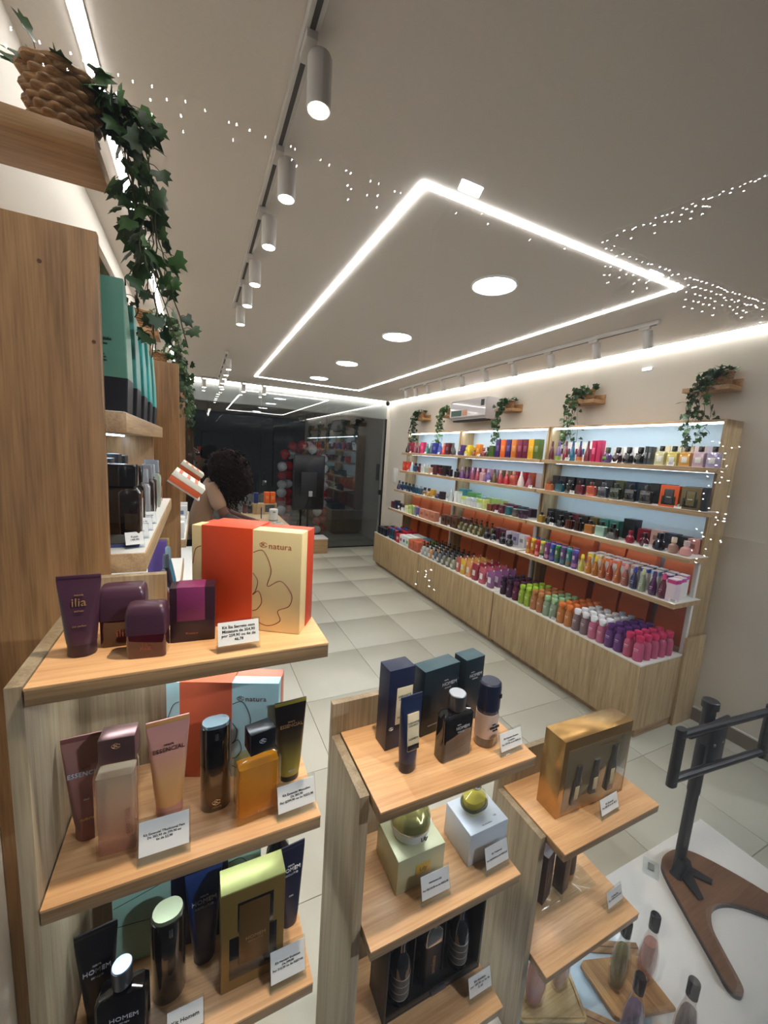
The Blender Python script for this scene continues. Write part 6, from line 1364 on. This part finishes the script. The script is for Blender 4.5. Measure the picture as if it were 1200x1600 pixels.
pel = add((.02, 3.78, .95), (.12, .15)); mid = add((.025, 3.78, 1.12), (.10, .125), pel); che = add((.065, 3.775, 1.29), (.11, .15), mid); nb = add((.140, 3.77, 1.415), .062, che); nk = add((.185, 3.77, 1.460), .050, nb); hd = add((.235, 3.77, 1.525), .085, nk); cr = add((.262, 3.77, 1.60), .075, hd); fc = add((.305, 3.775, 1.50), .045, hd); no = add((.338, 3.777, 1.505), .012, fc)
def arm(s, pts, handpts):
    p = che
    for q, r in pts: p = add(q, r, p)
    for f in handpts:
        c = p
        for q, r in f: c = add(q, r, c)
arm(-1, [((.10, 3.655, 1.375), .060), ((.150, 3.615, 1.25), .050), ((.215, 3.590, 1.120), .042), ((.33, 3.625, 1.065), .036), ((.430, 3.70, 1.040), .025), ((.470, 3.73, 1.032), .028)],
    [[((.490+.012*k, 3.705+.016*k, 1.026), .010), ((.515+.010*k, 3.712+.017*k, 1.022), .009), ((.528+.008*k, 3.720+.016*k, 1.014), .008)] for k in range(4)] + [[((.478, 3.708, 1.018), .011), ((.500, 3.696, 1.014), .009)]])
arm(1, [((.11, 3.885, 1.37), .060), ((.165, 3.925, 1.24), .050), ((.235, 3.95, 1.11), .042), ((.35, 3.94, 1.06), .034), ((.455, 3.91, 1.035), .025), ((.490, 3.90, 1.028), .028)],
    [[((.512, 3.882+.016*k, 1.024), .010), ((.535, 3.880+.016*k, 1.018), .009), ((.550, 3.880+.016*k, 1.012), .008)] for k in range(4)] + [[((.498, 3.872, 1.018), .011), ((.518, 3.864, 1.014), .009)]])
for s in (-1, 1):
    h = add((.025, 3.78+s*.085, .86), .092, pel); k_ = add((.045, 3.78+s*.09, .48), .062, h); a_ = add((.0, 3.78+s*.09, .09), .042, k_); t_ = add((.11, 3.78+s*.10, .04), .036, a_)
obj('body', skin_mesh('body', V, E, Rr, 2), SKIN, pp)
V = []; E = []; Rr = []
p0 = add((.02, 3.78, .90), (.135, .165)); p1 = add((.02, 3.78, 1.0), (.125, .155), p0); p2 = add((.025, 3.78, 1.13), (.118, .142), p1); p3 = add((.062, 3.775, 1.29), (.128, .162), p2); p4 = add((.122, 3.77, 1.395), (.078, .086), p3); p5 = add((.150, 3.77, 1.425), (.062, .066), p4)
for s, pts in ((-1, (((.10, 3.652, 1.375), .070), ((.145, 3.618, 1.255), .066), ((.190, 3.600, 1.165), .064))), (1, (((.11, 3.888, 1.37), .070), ((.160, 3.925, 1.25), .066), ((.210, 3.942, 1.16), .064)))):
    c = p3
    for q, r in pts: c = add(q, r, c)
obj('shirt', skin_mesh('shirt', V, E, Rr, 2), SHIRT, pp)
V = []; E = []; Rr = []
p0 = add((.02, 3.78, .93), (.130, .158)); 
for s in (-1, 1):
    h = add((.025, 3.78+s*.085, .84), .104, p0); k_ = add((.045, 3.78+s*.09, .48), .078, h); a_ = add((.005, 3.78+s*.09, .10), .062, k_)
obj('trousers', skin_mesh('trousers', V, E, Rr, 2), TROU, pp)
for s in (-1, 1): obj('shoe', MB().loft([(0, .12, .046, .045), (.03, .12, .046, .045), (.06, .09, .04, .038, -.03, 0), (.09, .05, .038, .036, -.06, 0)], 5).mesh('shoe'), BLACK, pp, (.05, s*.095, 0))
from mathutils import noise as mnoise
def hair_mesh():
    bm = bmesh.new(); bmesh.ops.create_icosphere(bm, subdivisions=5, radius=1.0)
    for v in bm.verts:
        d = v.co.normalized(); k = 1+.10*mnoise.noise(d*3.2)+.11*abs(mnoise.noise(d*9))+.05*mnoise.noise(d*19)
        low = max(0, -d.z); x, y, z = .172*d.x*k, .185*d.y*k, .172*d.z*k
        if d.z < 0: z = .265*d.z*k; x *= 1+.12*low; y *= 1+.10*low
        v.co = Vector((x+.06*low, y, z))
    me = bpy.data.meshes.new('hair_mass'); bm.to_mesh(me); bm.free(); return finish(me, 0)
hm = hair_mesh()
for p in hm.polygons: p.use_smooth = True
hr = obj('hair', hm, HAIR, pp, (.222, -.005, 1.515), (0, -.15, 0))
cm = MB(); rnd = random.Random(4)
for k in range(230):
    d = Vector((rnd.gauss(0, 1), rnd.gauss(0, 1), rnd.gauss(0, 1))).normalized()
    b = Vector((.175*d.x, .188*d.y, (.172 if d.z > 0 else .265)*d.z)); n_ = 9; rr = rnd.uniform(.010, .018); ln = rnd.uniform(.06, .12)
    cm.tube([b*1.0+d*(.01+.01*math.sin(i))+Vector((rr*math.cos(i*1.3+k), rr*math.sin(i*1.3+k), -ln*i/n_)) for i in range(n_)], .0075, 5, r1=.004)
cu_ = obj('curls', cm.mesh('curls', 60), HAIR, hr); cu_['kind'] = 'stuff'
obj('tattoo', MB().tube([(.207-.02, 3.592-3.78, 1.135), (.225-.02, 3.594-3.78, 1.112), (.30-.02, 3.614-3.78, 1.076)], .046, 12, r1=.040).mesh('tattoo'), M('tattoo_ink', (74, 56, 50), .55, bump=.3, bscale=90), pp)

# ---------------------------------------------------------------- balloon arch behind the back glass
RED = M('balloon_red', (186, 26, 36), .22, coat=.4); WBAL = M('balloon_white', (226, 220, 222), .25, coat=.4); PINKB = M('balloon_pink', (214, 110, 120), .25, coat=.4)
def balloon(label, p, r, mat, rot):
    t = thing('balloon', label, 'balloon', p, 0, 'balloons of the arch', rot=rot)
    obj('skin', lofted('balloon', [(-1.12, .02, .02, .02), (-.98, .25, .25, .25), (-.75, .55, .55, .55), (-.4, .84, .84, .84), (0, 1, 1, 1), (.35, .95, .95, .95), (.65, .74, .74, .74), (.85, .48, .48, .48), (.96, .2, .2, .2), (.985, .03, .03, .03)], 6, 60), mat, t, scale=(r, r, r))
    obj('knot', lofted('knot', [(-1.22, .07, .07, .07), (-1.12, .03, .03, .03)], 3), mat, t, scale=(r, r, r))
rnd = random.Random(12); arch = []
for k in range(22):
    d_ = k*.163
    if d_ < 1.32: arch.append((1.45, .11+d_))
    elif d_ < 1.32+.90: a_ = PI-(d_-1.32)/.90*PI; arch.append((1.79+.34*math.cos(a_), 1.46+.34*math.sin(a_)))
    else: arch.append((2.13, 1.43-(d_-2.22)))
cnt = {}
for i, (x, z) in enumerate(arch):
    for j, off in enumerate((-.080, .080)):
        nx = x+off*(-1 if i % 2 else 1)*.9; mat, cn = ((RED, 'red'), (WBAL, 'white'))[1 if rnd.random() < .45 else 0] if i not in (1, 20) else (PINKB, 'pink')
        cnt[cn] = cnt.get(cn, 0)+1
        side = 'left leg' if i < 8 else ('crown' if i < 14 else 'right leg')
        balloon(f'{cn} balloon, {ORD[(cnt[cn]-1) % 26]} {cn} one along the arch from left foot, {side}', (nx, 7.32+.15*((i+j) % 2)-.07+rnd.uniform(-.01, .01), z+rnd.uniform(-.02, .02)), rnd.uniform(.082, .096), mat, (rnd.uniform(-.3, .3), rnd.uniform(-.4, .4), 0))
t = thing('wall_poster', 'dark framed poster on the far corridor wall', 'poster', (0, 0, 0)); pbox('frame', t, BLACK, .06, .74, 9.47, 9.498, 1.40, 1.99); pbox('print', t, M('poster_print', (46, 60, 66), .4), .09, .71, 9.468, 9.4705, 1.43, 1.96, 0)

# ---------------------------------------------------------------- street side behind the camera: lamps and fairy lights mirrored in the shop glass
swall('ground_street', -8, 14, -9, YG-.035, -.08, -.02, M('street_ground', (34, 34, 35), .9))
def street_lamp(label, x, y, z):
    t = thing('street_lamp', label, 'street lamp', (x, y, -.02), 0, 'street lamps outside')
    obj('pole', MB().tube([(0, -.9, 0), (0, -.9, z-.6), (0, -.8, z-.05), (0, -.25, z+.10)], .045, 8).mesh('pole'), STEEL, t)
    hd = obj('head', bevbox(.62, .30, .06, .01), STEEL, t, (0, 0, z+.05), (.75, 0, 0))
    obj('lens', bevbox(.30, .10, .012, .002), M('street_led', (214, 234, 255), .4, emit=STREET_E, emit_rgb=(236, 243, 255)), hd, (0, 0, -.0125))
street_lamp('white street lamp across from the middle of the window', 3.05, -3.94, 5.0)
street_lamp('white street lamp across from the right of the window', 6.76, -3.94, 4.88)
rnd = random.Random(9); bm_ = MB(); wm = MB()
FAIRY = M('fairy_bulb', (255, 250, 240), .4, emit=70.0, emit_rgb=(250, 250, 255)); FAIRY.cycles.emission_sampling = 'NONE'
def bulb(x, y, z, r=.0062): bm_.add([(x+r, y, z), (x-r, y, z), (x, y+r, z), (x, y-r, z), (x, y, z+r), (x, y, z-r)], [(0, 2, 4), (2, 1, 4), (1, 3, 4), (3, 0, 4), (2, 0, 5), (1, 2, 5), (3, 1, 5), (0, 3, 5)])
YS = -3.44
def run(x0, z0, x1, z1, n, drop):
    wm.tube([(x0, YS, z0), (x1, YS, z1)], .004, 4)
    for i in range(n):
        t_ = (i+rnd.uniform(.1, .9))/n; x = x0+(x1-x0)*t_; z = z0+(z1-z0)*t_; L = drop*rnd.uniform(.3, 1.0); wm.tube([(x, YS, z), (x, YS, z-L)], .002, 3)
        k = max(1, int(L/.095))
        for j in range(k): bulb(x+rnd.uniform(-.02, .02), YS, z-L*(j+.6)/k)
run(-1.3, 4.52, 2.1, 4.42, 26, .36); run(2.5, 4.56, 4.9, 4.62, 11, .28); run(4.9, 4.70, 9.2, 4.90, 34, .55); run(4.8, 4.75, 8.6, 6.80, 30, .30)
for x0, x1, z0, z1, n in ((8.3, 9.3, .05, 2.4, 46), (2.38, 2.72, .0, .46, 9)):
    for i in range(n): bulb(rnd.uniform(x0, x1), YS, rnd.uniform(z0, z1))
    wm.tube([((x0+x1)/2, YS, z1+.1), ((x0+x1)/2, YS, z0)], .003, 3)
t = thing('fairy_lights', 'cascade of tiny white fairy lights strung across the street', 'fairy lights', (0, 0, 0))
o = obj('bulbs', bm_.mesh('bulbs', 0), FAIRY, t); o['kind'] = 'stuff'; o = obj('wires', wm.mesh('wires', 0), BLACK, t); o['kind'] = 'stuff'
